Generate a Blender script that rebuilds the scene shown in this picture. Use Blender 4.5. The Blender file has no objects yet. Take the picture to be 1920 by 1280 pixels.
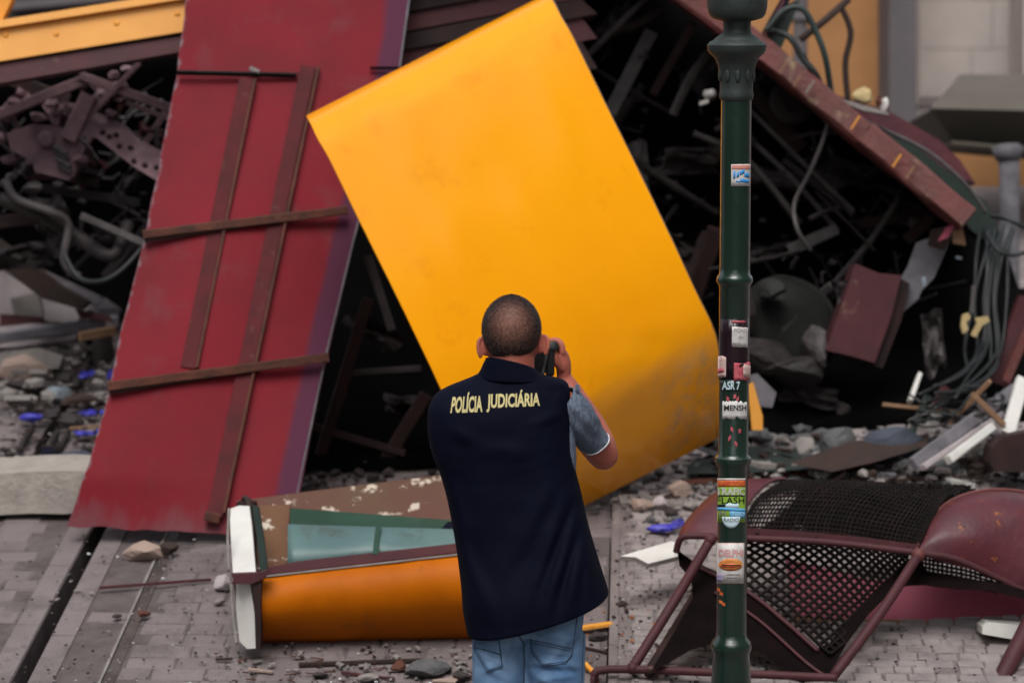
import bpy, bmesh, math, random
from mathutils import Vector, Matrix, noise
from mathutils.bvhtree import BVHTree
random.seed(7)
SC = bpy.context.scene
COL = SC.collection
# ------------------------------------------------------------------ camera, sky, sun, exposure
F = 1920.0 * 100.0 / 36.0
PITCH = math.radians(6.6)
SP, CP = math.sin(PITCH), math.cos(PITCH)
CZ = 2.49
cam_data = bpy.data.cameras.new('camera'); cam = bpy.data.objects.new('camera', cam_data); COL.objects.link(cam)
cam_data.lens = 100; cam_data.sensor_width = 36; cam_data.clip_end = 500
cam.location = (0, 0, CZ); cam.rotation_euler = (math.pi / 2 - PITCH, 0, 0)
cam_data.dof.use_dof = True; cam_data.dof.focus_distance = 8.4; cam_data.dof.aperture_fstop = 2.6
SC.camera = cam
SUN_EL, SUN_AZ = math.radians(60), math.radians(192)     # azimuth clockwise from +Y
world = bpy.data.worlds.new('World'); SC.world = world; world.use_nodes = True
wn = world.node_tree; wn.nodes.clear()
sky = wn.nodes.new('ShaderNodeTexSky'); sky.sky_type = 'NISHITA'; sky.sun_disc = False
sky.sun_elevation = SUN_EL; sky.sun_rotation = SUN_AZ; sky.dust_density = 3.0; sky.air_density = 1.0
hs = wn.nodes.new('ShaderNodeHueSaturation'); hs.inputs['Saturation'].default_value = 0.28
bgn = wn.nodes.new('ShaderNodeBackground'); bgn.inputs['Strength'].default_value = 0.118
wo = wn.nodes.new('ShaderNodeOutputWorld')
wn.links.new(sky.outputs[0], hs.inputs['Color']); wn.links.new(hs.outputs[0], bgn.inputs[0]); wn.links.new(bgn.outputs[0], wo.inputs[0])
sl = bpy.data.lights.new('sun', 'SUN'); sl.energy = 1.05; sl.angle = math.radians(35); sl.color = (1, 0.97, 0.92)
sun = bpy.data.objects.new('sun', sl); COL.objects.link(sun)
sd = Vector((math.sin(SUN_AZ) * math.cos(SUN_EL), math.cos(SUN_AZ) * math.cos(SUN_EL), math.sin(SUN_EL)))
sun.rotation_euler = sd.to_track_quat('Z', 'Y').to_euler(); sun.location = (0, 0, 12)
SC.view_settings.view_transform = 'Standard'; SC.view_settings.look = 'None'
SC.view_settings.gamma = 1; SC.view_settings.use_curve_mapping = False
SC.view_settings.exposure = 0.62

# ------------------------------------------------------------------ placing: photo pixel + distance -> world point
def P(px, py, d):
    u = (px - 960) / F; v = (py - 640) / F
    return Vector((d * u, d * (CP - v * SP), CZ - d * (SP + v * CP)))
SLOPE, Y0 = 0.177, 7.6
SLV = Vector((0.043, 1, SLOPE)).normalized()             # up the street
def gz(x, y): return SLOPE * (y - Y0) if y > Y0 else 0.0
def gd(px, py, h=0.0):
    v = (py - 640) / F
    return (CZ - h + SLOPE * Y0) / (SP + v * CP + SLOPE * (CP - v * SP))
def G(px, py, h=0.0): return P(px, py, gd(px, py, h))
GN = Vector((0, -SLOPE, 1)).normalized()
def pxy(p):
    q = Vector(p) - Vector((0, 0, CZ))
    d = q.y * CP - q.z * SP; dn = -(q.y * SP + q.z * CP)
    return 960 + F * q.x / d, 640 + F * dn / d, d
def plane(a, b, c):
    """depth over a plane given by three (px, py, d): 1/d is linear in the picture"""
    M = Matrix(((a[0], a[1], 1), (b[0], b[1], 1), (c[0], c[1], 1)))
    k = M.inverted() @ Vector((1 / a[2], 1 / b[2], 1 / c[2]))
    return lambda x, y: 1.0 / (k[0] * x + k[1] * y + k[2])

# ------------------------------------------------------------------ materials
def mat(name, c1, c2=None, scale=8.0, rough=0.6, bump=0.0, bscale=None, metal=0.0, coat=0.0, spec=0.5,
        c3=None, s3=0.62, scale3=14.0, stretch=None, detail=6.0, contrast=(0.35, 0.65), rvar=0.0, uv=False, w3=0.05, bdist=0.01, world=False):
    m = bpy.data.materials.new(name); m.use_nodes = True; nt = m.node_tree; N = nt.nodes; L = nt.links
    b = N['Principled BSDF']
    b.inputs['Roughness'].default_value = rough; b.inputs['Metallic'].default_value = metal
    b.inputs['Specular IOR Level'].default_value = spec; b.inputs['Coat Weight'].default_value = coat
    b.inputs['Coat Roughness'].default_value = 0.15
    tc = N.new('ShaderNodeTexCoord'); src = tc.outputs['UV'] if uv else tc.outputs['Object']
    if world: src = N.new('ShaderNodeNewGeometry').outputs['Position']
    if stretch:
        mp = N.new('ShaderNodeMapping'); mp.inputs['Scale'].default_value = stretch
        L.new(src, mp.inputs[0]); src = mp.outputs[0]
    def nz(sc, det=detail, ro=0.6):
        n = N.new('ShaderNodeTexNoise'); n.inputs['Scale'].default_value = sc; n.inputs['Detail'].default_value = det
        n.inputs['Roughness'].default_value = ro; L.new(src, n.inputs['Vector']); return n.outputs[0]
    def ramp(f, a, z):
        r = N.new('ShaderNodeMapRange'); r.inputs[1].default_value = a; r.inputs[2].default_value = z; L.new(f, r.inputs[0]); return r.outputs[0]
    def mix(f, a, z):
        x = N.new('ShaderNodeMix'); x.data_type = 'RGBA'
        if f is not None: L.new(f, x.inputs[0])
        for i, c in ((6, a), (7, z)):
            if isinstance(c, tuple): x.inputs[i].default_value = (*c, 1)
            else: L.new(c, x.inputs[i])
        return x.outputs[2]
    m['_h'] = 1
    colr = None
    if c2:
        colr = mix(ramp(nz(scale), *contrast), c1, c2)
    if c3:
        f = ramp(nz(scale3, 8, 0.7), s3, s3 + w3)
        colr = mix(f, colr if colr else c1, c3)
    if colr: L.new(colr, b.inputs['Base Color'])
    else: b.inputs['Base Color'].default_value = (*c1, 1)
    if rvar:
        r = N.new('ShaderNodeMapRange'); r.inputs[3].default_value = rough - rvar; r.inputs[4].default_value = rough + rvar
        r.inputs[1].default_value = .3; r.inputs[2].default_value = .7
        L.new(nz(scale * 1.7), r.inputs[0]); L.new(r.outputs[0], b.inputs['Roughness'])
    if bump:
        bp = N.new('ShaderNodeBump'); bp.inputs['Strength'].default_value = bump; bp.inputs['Distance'].default_value = bdist
        L.new(nz(bscale or scale * 3), bp.inputs['Height']); L.new(bp.outputs[0], b.inputs['Normal'])
    m.node_tree.nodes.active = b
    m['_col'] = 0
    return m
def colour_socket(m):
    b = m.node_tree.nodes['Principled BSDF']; s = b.inputs['Base Color']
    return b, s, (s.links[0].from_socket if s.links else None)
def overlay(m, make):
    """mix a second colour over the base colour; make(nodes, links) -> (factor socket, colour)"""
    nt = m.node_tree; b, s, cur = colour_socket(m)
    f, c = make(nt.nodes, nt.links)
    x = nt.nodes.new('ShaderNodeMix'); x.data_type = 'RGBA'; nt.links.new(f, x.inputs[0])
    if cur: nt.links.new(cur, x.inputs[6])
    else: x.inputs[6].default_value = s.default_value[:]
    x.inputs[7].default_value = (*c, 1); nt.links.new(x.outputs[2], s)
def uvband(axis, lo, hi, soft, jag=0.0, jscale=20.0, stretch=(1, 1, 1)):
    """factor 1 where the uv coordinate lies in lo..hi, with a ragged border"""
    def f(N, L):
        tc = N.new('ShaderNodeTexCoord'); sx = N.new('ShaderNodeSeparateXYZ'); L.new(tc.outputs['UV'], sx.inputs[0])
        mp = N.new('ShaderNodeMapping'); mp.inputs['Scale'].default_value = stretch; L.new(tc.outputs['UV'], mp.inputs[0])
        n = N.new('ShaderNodeTexNoise'); n.inputs['Scale'].default_value = jscale; n.inputs['Detail'].default_value = 8; n.inputs['Roughness'].default_value = .65; L.new(mp.outputs[0], n.inputs['Vector'])
        a = N.new('ShaderNodeMath'); a.operation = 'MULTIPLY_ADD'; a.inputs[1].default_value = jag; L.new(n.outputs[0], a.inputs[0])
        s = N.new('ShaderNodeMath'); s.operation = 'ADD'; s.inputs[1].default_value = -jag / 2; L.new(sx.outputs[axis], s.inputs[0]); L.new(s.outputs[0], a.inputs[2])
        r1 = N.new('ShaderNodeMapRange'); r1.inputs[1].default_value = lo - soft; r1.inputs[2].default_value = lo + soft; L.new(a.outputs[0], r1.inputs[0])
        r2 = N.new('ShaderNodeMapRange'); r2.inputs[1].default_value = hi - soft; r2.inputs[2].default_value = hi + soft; r2.inputs[3].default_value = 1; r2.inputs[4].default_value = 0; L.new(a.outputs[0], r2.inputs[0])
        mu = N.new('ShaderNodeMath'); mu.operation = 'MULTIPLY'; L.new(r1.outputs[0], mu.inputs[0]); L.new(r2.outputs[0], mu.inputs[1])
        return mu.outputs[0]
    return f

M = {}
M['setts'] = mat('worn granite setts', (.172, .143, .143), (.225, .190, .190), 2, .8, .7, 45, c3=(.085, .07, .07), s3=.52, scale3=3.5, w3=.25, spec=.25, world=True)
M['sett_dark'] = mat('darker granite setts', (.162, .134, .134), (.215, .181, .181), 3, .8, .5, 60, c3=(.085, .07, .07), s3=.52, scale3=3.5, w3=.25, spec=.25, world=True)
M['sett_pale'] = mat('pale worn limestone setts', (.235, .203, .20), (.33, .29, .28), 9, .8, .7, 45, c3=(.12, .10, .10), s3=.52, scale3=5, w3=.2, spec=.25, world=True)
M['joint'] = mat('sandy joint filling', (.105, .087, .087), (.155, .130, .129), 9, .95, .8, 90, spec=.1)
M['asphalt'] = mat('dusty street base', (.12, .105, .10), (.19, .17, .165), 3, .95, .5, 80, spec=.2)
M['pale_pave'] = mat('pale dusty paving', (.165, .138, .135), (.235, .20, .194), 5, .9, .6, 70, spec=.2, c3=(.08, .065, .06), s3=.62, scale3=20, w3=.1)
M['slot'] = mat('black slot', (.006, .005, .005), None, rough=.9, spec=.1)
M['rail'] = mat('worn steel rail', (.10, .085, .08), (.16, .14, .13), 12, .45, .2, 50, metal=.5)
M['red'] = mat('crimson painted board', (.215, .013, .023), (.155, .015, .021), 2.2, .65, .15, 25, spec=.12, c3=(.15, .05, .055), s3=.55, scale3=4, w3=.25)
overlay(M['red'], lambda N, L: (uvband(0, .895, 1.2, .016, .05, 7)(N, L), (.095, .024, .052)))
overlay(M['red'], lambda N, L: (uvband(0, -.2, .002, .008, .085, 22, (1, 2.5, 1))(N, L), (.20, .16, .18)))
overlay(M['red'], lambda N, L: (uvband(1, -.2, .015, .02, .22, 5)(N, L), (.17, .05, .06)))
M['red_strip'] = mat('dull red wooden strip', (.115, .020, .024), (.078, .020, .022), 9, .75, .3, 40, spec=.15, c3=(.14, .055, .05), s3=.6, w3=.1)
M['rust'] = mat('rusty brown batten', (.12, .034, .018), (.06, .020, .012), 12, .8, .5, 60, c3=(.13, .05, .03), s3=.6, w3=.12)
M['yellow'] = mat('deep yellow enamel', (.98, .385, .0), (.95, .345, .0), 1.1, .22, .05, 6, coat=.06, spec=.45, c3=(.84, .28, .0), s3=.57, scale3=5, w3=.2, bdist=.02)
def scuff(N, L):
    a = uvband(1, .76, .99, .05, .25, 6)(N, L); b_ = uvband(0, .78, .99, .06, .30, 7)(N, L)
    m_ = N.new('ShaderNodeMath'); m_.operation = 'MULTIPLY'; L.new(a, m_.inputs[0]); L.new(b_, m_.inputs[1])
    tc = N.new('ShaderNodeTexCoord'); n = N.new('ShaderNodeTexNoise'); n.inputs['Scale'].default_value = 9; n.inputs['Detail'].default_value = 8; n.inputs['Roughness'].default_value = .7; L.new(tc.outputs['Object'], n.inputs['Vector'])
    r = N.new('ShaderNodeMapRange'); r.inputs[1].default_value = .42; r.inputs[2].default_value = .62; r.inputs[4].default_value = .75; L.new(n.outputs[0], r.inputs[0])
    m2 = N.new('ShaderNodeMath'); m2.operation = 'MULTIPLY'; L.new(m_.outputs[0], m2.inputs[0]); L.new(r.outputs[0], m2.inputs[1]); return m2.outputs[0]
overlay(M['yellow'], lambda N, L: (scuff(N, L), (.42, .26, .14)))
def scratches(N, L):
    tc = N.new('ShaderNodeTexCoord'); mp = N.new('ShaderNodeMapping'); mp.inputs['Scale'].default_value = (3, 30, 1); mp.inputs['Rotation'].default_value = (0, 0, .5); L.new(tc.outputs['UV'], mp.inputs[0])
    n = N.new('ShaderNodeTexNoise'); n.inputs['Scale'].default_value = 3; n.inputs['Detail'].default_value = 9; n.inputs['Roughness'].default_value = .75; L.new(mp.outputs[0], n.inputs['Vector'])
    r = N.new('ShaderNodeMapRange'); r.inputs[1].default_value = .66; r.inputs[2].default_value = .72; r.inputs[4].default_value = .35; L.new(n.outputs[0], r.inputs[0]); return r.outputs[0]
overlay(M['yellow'], lambda N, L: (scratches(N, L), (.50, .21, .02)))
M['yellow_edge'] = mat('yellow beam paint', (.82, .36, .05), (.74, .31, .04), 3, .5, .1, 20)
M['orange'] = mat('orange lacquer', (.52, .13, .0), (.40, .092, .0), 3.5, .5, .06, 8, coat=.0, spec=.12, c3=(.22, .08, .01), s3=.60, scale3=8, w3=.12)
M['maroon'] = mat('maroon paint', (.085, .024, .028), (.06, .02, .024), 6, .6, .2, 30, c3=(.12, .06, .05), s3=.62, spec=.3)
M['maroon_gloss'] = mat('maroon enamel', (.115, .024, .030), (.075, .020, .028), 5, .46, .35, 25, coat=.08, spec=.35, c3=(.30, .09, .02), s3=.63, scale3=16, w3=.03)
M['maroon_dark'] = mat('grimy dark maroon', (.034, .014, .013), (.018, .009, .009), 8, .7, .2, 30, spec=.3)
M['plum'] = mat('dusty plum undercoat metal', (.20, .12, .135), (.11, .065, .078), 8, .7, .4, 40, spec=.3, c3=(.27, .18, .20), s3=.58, w3=.15)
M['grey_metal'] = mat('greasy grey metal', (.105, .092, .092), (.055, .048, .050), 10, .6, .3, 40, spec=.35, c3=(.06, .05, .045), s3=.62)
M['dark_metal'] = mat('sooty metal', (.042, .034, .034), (.020, .016, .017), 9, .6, .3, 40, spec=.3)
M['void'] = mat('black for deep shade and seams', (.0035, .003, .003), (.002, .002, .002), 5, .95, spec=.05)  # near black colour stands in for shade inside the wreck; also fills seams
M['cable'] = mat('dark rubber cable', (.022, .026, .026), (.012, .014, .015), 9, .5, spec=.4)
M['green_cable'] = mat('greenish cable sheath', (.018, .035, .032), (.012, .022, .02), 9, .5)
M['beam_red'] = mat('scraped red wooden beam', (.15, .035, .03), (.10, .03, .025), 7, .6, .5, 40, c3=(.26, .17, .10), s3=.60, scale3=7, w3=.08)
M['green_paint'] = mat('dark green paint', (.012, .028, .02), (.008, .018, .013), 7, .5, .2, 30)
M['tank'] = mat('dusty drum', (.035, .036, .034), (.022, .022, .021), 5, .8, .2, 30, spec=.2)
M['white'] = mat('chipped white paint', (.75, .74, .70), (.62, .60, .56), 5, .5, .2, 40, c3=(.20, .15, .12), s3=.70, scale3=18, w3=.03)
M['brown_peel'] = mat('brown board with torn white glue', (.16, .075, .028), (.12, .045, .02), 3, .7, .2, 30, c3=(.6, .52, .42), s3=.57, scale3=13, w3=.04)
M['maroon_peel'] = mat('maroon board with white scrapes', (.105, .032, .02), (.10, .05, .022), 4, .6, .2, 30, c3=(.55, .46, .37), s3=.565, scale3=8, w3=.03)
M['green_in'] = mat('green inner panel', (.025, .085, .055), (.02, .06, .04), 3, .45, .1, 20)
M['teal'] = mat('dusty turquoise glass fibre', (.115, .20, .195), (.08, .15, .15), 4, .45, .2, 20, c3=(.07, .08, .06), s3=.56, scale3=7, w3=.15)
M['navy_cloth'] = mat('dark cloth', (.008, .009, .018), None, rough=.9, spec=.1)
M['wood'] = mat('raw splintered wood', (.30, .17, .09), (.20, .11, .06), 14, .8, .3, 60, stretch=(1, 1, 4))
M['stone'] = mat('pale rubble stone', (.30, .27, .25), (.20, .18, .17), 10, .9, .6, 60)
M['stone_pink'] = mat('pinkish rubble stone', (.40, .29, .24), (.32, .24, .20), 8, .9, .6, 60)
M['stone_grey'] = mat('grey rubble stone', (.12, .12, .125), (.07, .07, .072), 12, .9, .8, 50, c3=(.2, .19, .18), s3=.64)
M['stone_dark'] = mat('dark rubble', (.05, .04, .038), (.03, .024, .023), 12, .9, .8, 50)
M['kerb'] = mat('rough pale kerb stone', (.40, .355, .315), (.29, .255, .23), 9, .9, .9, 45, c3=(.13, .11, .10), s3=.62, w3=.1)
M['plaster'] = mat('dusty plaster slab', (.48, .42, .43), (.34, .29, .30), 6, .9, .5, 30)
M['glove'] = mat('blue nitrile', (.055, .05, .48), (.03, .028, .33), 15, .45, .3, 60, coat=.1)
M['plastic_pale'] = mat('pale crumpled plastic', (.32, .38, .42), (.18, .22, .26), 14, .35, .4, 40)
M['brown'] = mat('brown rotten wood', (.042, .022, .016), (.024, .014, .011), 10, .85, .5, 50)
M['pink'] = mat('faded pink red board', (.42, .075, .125), (.36, .06, .10), 3, .55, .1, 20)
M['cloth_blue'] = mat('blue grey crumpled sheet', (.06, .07, .095), (.035, .04, .055), 9, .8, .5, 40)
M['dark_sheet'] = mat('dark green tarpaulin', (.02, .03, .026), (.012, .016, .014), 6, .7, .3, 30)
M['wall_orange'] = mat('ochre rendered wall', (.44, .22, .09), (.33, .16, .07), 1.6, .9, .3, 20, c3=(.17, .085, .045), s3=.6, scale3=1.4, w3=.2, spec=.2)
M['wall_stone'] = mat('pale stone wall', (.56, .50, .46), (.44, .39, .365), 1.5, .9, .3, 20, spec=.2)
M['pillar'] = mat('grey pilaster', (.115, .10, .105), (.09, .08, .085), 3, .8, .2, 20)
M['box_lid'] = mat('taupe metal cover', (.125, .11, .09), (.105, .092, .076), 3, .7, spec=.2)
M['box_side'] = mat('dark taupe metal', (.06, .055, .045), (.05, .046, .038), 3, .7, spec=.2)
M['column'] = mat('mottled grey column', (.20, .19, .21), (.10, .095, .105), 7, .9, .4, 30)
M['cream'] = mat('cream foam', (.55, .42, .20), (.42, .32, .16), 12, .9, .5, 40)
M['lamp_green'] = mat('dark green cast iron paint', (.009, .030, .019), (.007, .020, .014), 12, .25, .3, 30, coat=.5, c3=(.07, .075, .07), s3=.69, scale3=45, w3=.03, bdist=.008)
M['lamp_top'] = mat('weathered green cast iron', (.020, .030, .027), (.03, .040, .037), 20, .55, .4, 60, c3=(.10, .10, .095), s3=.68, scale3=60, w3=.05, bdist=.004)
M['skin'] = mat('sun reddened skin', (.46, .145, .10), (.36, .095, .065), 14, .5, .15, 120, spec=.35, bdist=.003)
M['scalp'] = mat('shaved hair over scalp', (.024, .012, .010), (.014, .008, .007), 30, .55, .4, 260, spec=.22, bdist=.002)
M['hair'] = mat('short dark hair', (.018, .010, .008), (.045, .028, .022), 40, .5)
M['vest'] = mat('navy vest cloth', (.0019, .0031, .0125), (.0013, .0021, .0090), 6, .75, .35, 300, spec=.09, bdist=.002)
M['vest_trim'] = mat('navy seam', (.004, .005, .012), None, rough=.9, spec=.1)
M['gold'] = mat('pale gold print', (.58, .50, .24), (.50, .42, .19), 60, .6, spec=.2)
M['shirt'] = mat('grey blue flecked shirt', (.17, .205, .27), (.085, .11, .155), 230, .85, .3, 200, spec=.15, stretch=(1, 1, .22), contrast=(.40, .60), bdist=.003, c3=(.34, .38, .44), s3=.62, scale3=160, w3=.06)
M['white_hem'] = mat('white lining', (.7, .7, .72), None, rough=.8)
M['jeans'] = mat('faded blue denim', (.075, .160, .315), (.20, .32, .48), 7, .85, .35, 220, spec=.15, bdist=.003, c3=(.06, .10, .18), s3=.60, scale3=5, w3=.2)
M['stitch'] = mat('dark denim seam', (.025, .04, .075), None, rough=.9)
M['camera_black'] = mat('black camera body', (.008, .008, .009), (.012, .012, .013), 80, .45, .3, 200)
M['mesh_wire'] = mat('sooty woven wire', (.005, .0035, .0035), (.014, .008, .007), 10, .75, spec=.15)
M['soot'] = mat('sooty wire band', (.005, .003, .003), (.010, .005, .005), 8, .8, .2, 30, spec=.05)
M['facade'] = mat('dull rendered facade', (.30, .27, .24), (.24, .21, .19), .6, .9, .2, 10)
M['shoe'] = mat('brown leather', (.06, .035, .02), None, rough=.5)

# ------------------------------------------------------------------ mesh building
class MB:
    def __init__(s): s.v = []; s.f = []; s.uv = {}
    def add(s, vs, fs):
        o = len(s.v); s.v += [Vector(v) for v in vs]; s.f += [tuple(i + o for i in f) for f in fs]; return s
    def prism(s, pts, t):
        """closed solid from an outline pushed along the vector t"""
        n = len(pts); pts = [Vector(p) for p in pts]
        return s.add(pts + [p + t for p in pts], [tuple(range(n))[::-1], tuple(range(n, 2 * n))] + [(i, (i + 1) % n, (i + 1) % n + n, i + n) for i in range(n)])
    def box(s, c, ax, ay, az):
        c, ax, ay, az = map(Vector, (c, ax, ay, az))
        p = [c + i * ax + j * ay + k * az for k in (-1, 1) for j in (-1, 1) for i in (-1, 1)]
        return s.add(p, [(0, 2, 3, 1), (4, 5, 7, 6), (0, 1, 5, 4), (2, 6, 7, 3), (0, 4, 6, 2), (1, 3, 7, 5)])
    def bar(s, a, b, w, h, up=None, bev=0.0):
        a, b = Vector(a), Vector(b); t = (b - a); L = t.length; t.normalize()
        up = Vector(up) if up else Vector((0, -1, .12))
        x = t.cross(up).normalized(); y = x.cross(t).normalized()
        k = bev or min(w, h) * .12
        ring = [(w / 2 - k, h / 2), (w / 2, h / 2 - k), (w / 2, -h / 2 + k), (w / 2 - k, -h / 2), (-w / 2 + k, -h / 2), (-w / 2, -h / 2 + k), (-w / 2, h / 2 - k), (-w / 2 + k, h / 2)]
        n = 8; vs = []
        seg = max(1, int(L / .12)); jit = min(w, h) * .05
        for i in range(seg + 1):
            p = a + t * L * i / seg
            for (i1, j1) in ring:
                vs.append(p + x * (i1 + random.uniform(-jit, jit)) + y * (j1 + random.uniform(-jit, jit)))
        fs = [tuple(range(n)), tuple(range(seg * n, seg * n + n))[::-1]]
        for i in range(seg):
            for j in range(n):
                fs.append((i * n + j, i * n + n + j, i * n + n + (j + 1) % n, i * n + (j + 1) % n))
        return s.add(vs, fs)
    def tube(s, pts, r, n=10, smooth=True, flat=1.0, flatdir=None, caps=True):
        pts = [Vector(p) for p in pts]
        rs = list(r) if isinstance(r, (list, tuple)) else [r] * len(pts)
        if smooth and len(pts) > 2:
            q = []; qr = []
            for i in range(len(pts) - 1):
                p0 = pts[max(i - 1, 0)]; p1 = pts[i]; p2 = pts[i + 1]; p3 = pts[min(i + 2, len(pts) - 1)]
                for k in range(6):
                    t = k / 6; t2 = t * t; t3 = t2 * t
                    q.append(.5 * ((2 * p1) + (p2 - p0) * t + (2 * p0 - 5 * p1 + 4 * p2 - p3) * t2 + (3 * p1 - p0 - 3 * p2 + p3) * t3))
                    qr.append(rs[i] * (1 - t) + rs[i + 1] * t)
            q.append(pts[-1]); qr.append(rs[-1]); pts, rs = q, qr
        vs = []; up = Vector(flatdir) if flatdir else Vector((.13, .2, 1)); m = len(pts)
        prev = None
        for i, p in enumerate(pts):
            t = (pts[min(i + 1, m - 1)] - pts[max(i - 1, 0)]).normalized()
            if prev is None:
                x = t.cross(up)
                if x.length < .05: x = t.cross(Vector((1, .3, 0)))
                x.normalize()
            else:
                x = (prev - t * prev.dot(t)).normalized()
            prev = x; y = t.cross(x)
            for k in range(n):
                a = 2 * math.pi * k / n
                vs.append(p + x * math.cos(a) * rs[i] + y * math.sin(a) * rs[i] * flat)
        fs = []
        for i in range(m - 1):
            for k in range(n): fs.append((i * n + k, i * n + (k + 1) % n, i * n + n + (k + 1) % n, i * n + n + k))
        if caps:
            fs += [tuple(range(n))[::-1], tuple(range((m - 1) * n, m * n))]
        return s.add(vs, fs)
    def lathe(s, base, prof, n=40, axis=Vector((0, 0, 1))):
        base = Vector(base); x = axis.orthogonal().normalized(); y = axis.cross(x); vs = []; m = len(prof)
        for (r, z) in prof:
            for k in range(n):
                a = 2 * math.pi * k / n; vs.append(base + axis * z + x * r * math.cos(a) + y * r * math.sin(a))
        fs = [(i * n + k, i * n + (k + 1) % n, i * n + n + (k + 1) % n, i * n + n + k) for i in range(m - 1) for k in range(n)]
        fs += [tuple(range(n))[::-1], tuple(range((m - 1) * n, m * n))]
        return s.add(vs, fs)
    def ball(s, c, r, n=16, m=10, rot=None):
        c = Vector(c); r = r if isinstance(r, (tuple, list)) else (r, r, r); vs = []
        for i in range(m + 1):
            th = math.pi * i / m
            for k in range(n):
                a = 2 * math.pi * k / n
                q = Vector((r[0] * math.sin(th) * math.cos(a), r[1] * math.sin(th) * math.sin(a), r[2] * math.cos(th)))
                if rot: q = rot @ q
                vs.append(c + q)
        fs = [(i * n + k, i * n + n + k, i * n + n + (k + 1) % n, i * n + (k + 1) % n) for i in range(m) for k in range(n)]
        return s.add(vs, fs)
    def grid(s, rows, t=None, uv=True):
        """rows of points; t = thickness vector (or list of lists of vectors) for the back side"""
        R = len(rows); C = len(rows[0]); o = len(s.v); f0 = len(s.f)
        vs = [Vector(p) for r in rows for p in r]
        if t is None:
            s.add(vs, [(i * C + j, i * C + j + 1, i * C + C + j + 1, i * C + C + j) for i in range(R - 1) for j in range(C - 1)])
            n1 = 0
        else:
            bv = [p + (t if isinstance(t, Vector) else t[i // C][i % C]) for i, p in enumerate(vs)]
            n1 = R * C
            fs = [(i * C + j, i * C + j + 1, i * C + C + j + 1, i * C + C + j) for i in range(R - 1) for j in range(C - 1)]
            fs += [tuple(k + n1 for k in f[::-1]) for f in fs]
            for j in range(C - 1):
                fs.append((j + n1, j + 1 + n1, j + 1, j)); a = (R - 1) * C
                fs.append((a + j, a + j + 1, a + j + 1 + n1, a + j + n1))
            for i in range(R - 1):
                fs.append((i * C, i * C + C, i * C + C + n1, i * C + n1)); b = C - 1
                fs.append((i * C + b + n1, i * C + C + b + n1, i * C + C + b, i * C + b))
            s.add(vs + bv, fs)
        if uv:
            for k in range(len(vs) * (2 if n1 else 1)):
                kk = k % (R * C); s.uv[o + k] = ((kk % C) / (C - 1), (kk // C) / (R - 1))
        return s
    def rock(s, c, r, seed, ax=None, cuts=2, flat=1.0):
        bm = bmesh.new(); bmesh.ops.create_icosphere(bm, subdivisions=cuts, radius=1)
        rr = random.Random(seed); off = Vector((rr.uniform(0, 90), rr.uniform(0, 90), rr.uniform(0, 90)))
        r = r if isinstance(r, (tuple, list)) else (r, r * .8, r * .6)
        rot = Matrix.Rotation(rr.uniform(0, 6), 3, 'Z') if ax is None else Matrix.Rotation(ax, 3, 'Z')
        pl = [(Vector((rr.gauss(0, 1), rr.gauss(0, 1), rr.gauss(0, 1))).normalized(), rr.uniform(.42, .78)) for _ in range(11)]
        vs = []
        for v in bm.verts:
            q = v.co * (1 + .22 * noise.noise(v.co * 1.5 + off))
            for nrm, dd in pl:
                e = q.dot(nrm) - dd
                if e > 0: q = q - nrm * e * .9
            q += Vector((noise.noise(v.co * 4 + off), noise.noise(v.co * 4 + off * 2), noise.noise(v.co * 4 - off))) * .05
            vs.append(Vector(c) + rot @ Vector((q.x * r[0], q.y * r[1], q.z * r[2])))
        fs = [tuple(v.index for v in f.verts) for f in bm.faces]; bm.free()
        return s.add(vs, fs)
    def build(s, name, m, parent=None, smooth=False, origin=None, mesh_only=False, bevel=0, sub=0, sharp=None):
        base = Vector((0, 0, 0)); p = parent
        while p is not None: base += Vector(p.location); p = p.parent
        if parent is None and origin is None:
            n = len(s.v); zmin = min(v.z for v in s.v)
            origin = Vector((sum(v.x for v in s.v) / n, sum(v.y for v in s.v) / n, zmin))
        if origin is None: origin = base
        me = bpy.data.meshes.new(name); me.from_pydata([v - origin for v in s.v], [], s.f)
        if s.uv:
            ul = me.uv_layers.new(name='UVMap')
            for lp in me.loops: ul.data[lp.index].uv = s.uv.get(lp.vertex_index, (0.5, 0.5))
        me.materials.append(m if not isinstance(m, str) else M[m])
        bm = bmesh.new(); bm.from_mesh(me); bmesh.ops.recalc_face_normals(bm, faces=bm.faces); bm.to_mesh(me); bm.free()
        if smooth: me.polygons.foreach_set('use_smooth', [True] * len(me.polygons))
        ob = bpy.data.objects.new(name, me); COL.objects.link(ob)
        ob.location = origin - base; ob.parent = parent
        if smooth and sharp is not None:
            try: me.set_sharp_from_angle(angle=math.radians(sharp))
            except Exception: pass
        if bevel:
            b = ob.modifiers.new('bevel', 'BEVEL'); b.width = bevel; b.segments = 2; b.limit_method = 'ANGLE'
        if sub:
            b = ob.modifiers.new('sub', 'SUBSURF'); b.levels = sub; b.render_levels = sub
        return ob
def tag(o, label=None, cat=None, group=None, kind=None):
    if label: o['label'] = label
    if cat: o['category'] = cat
    if group: o['group'] = group
    if kind: o['kind'] = kind
    return o
def thing(name, loc, label, cat, group=None):
    o = bpy.data.objects.new(name, None); COL.objects.link(o); o.location = Vector(loc); o.empty_display_size = .1
    return tag(o, label, cat, group)
def outline(pts, D): return [P(x, y, D(x, y) if callable(D) else D) for x, y in pts]
AWAY = Vector((0, CP, -SP))
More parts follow.
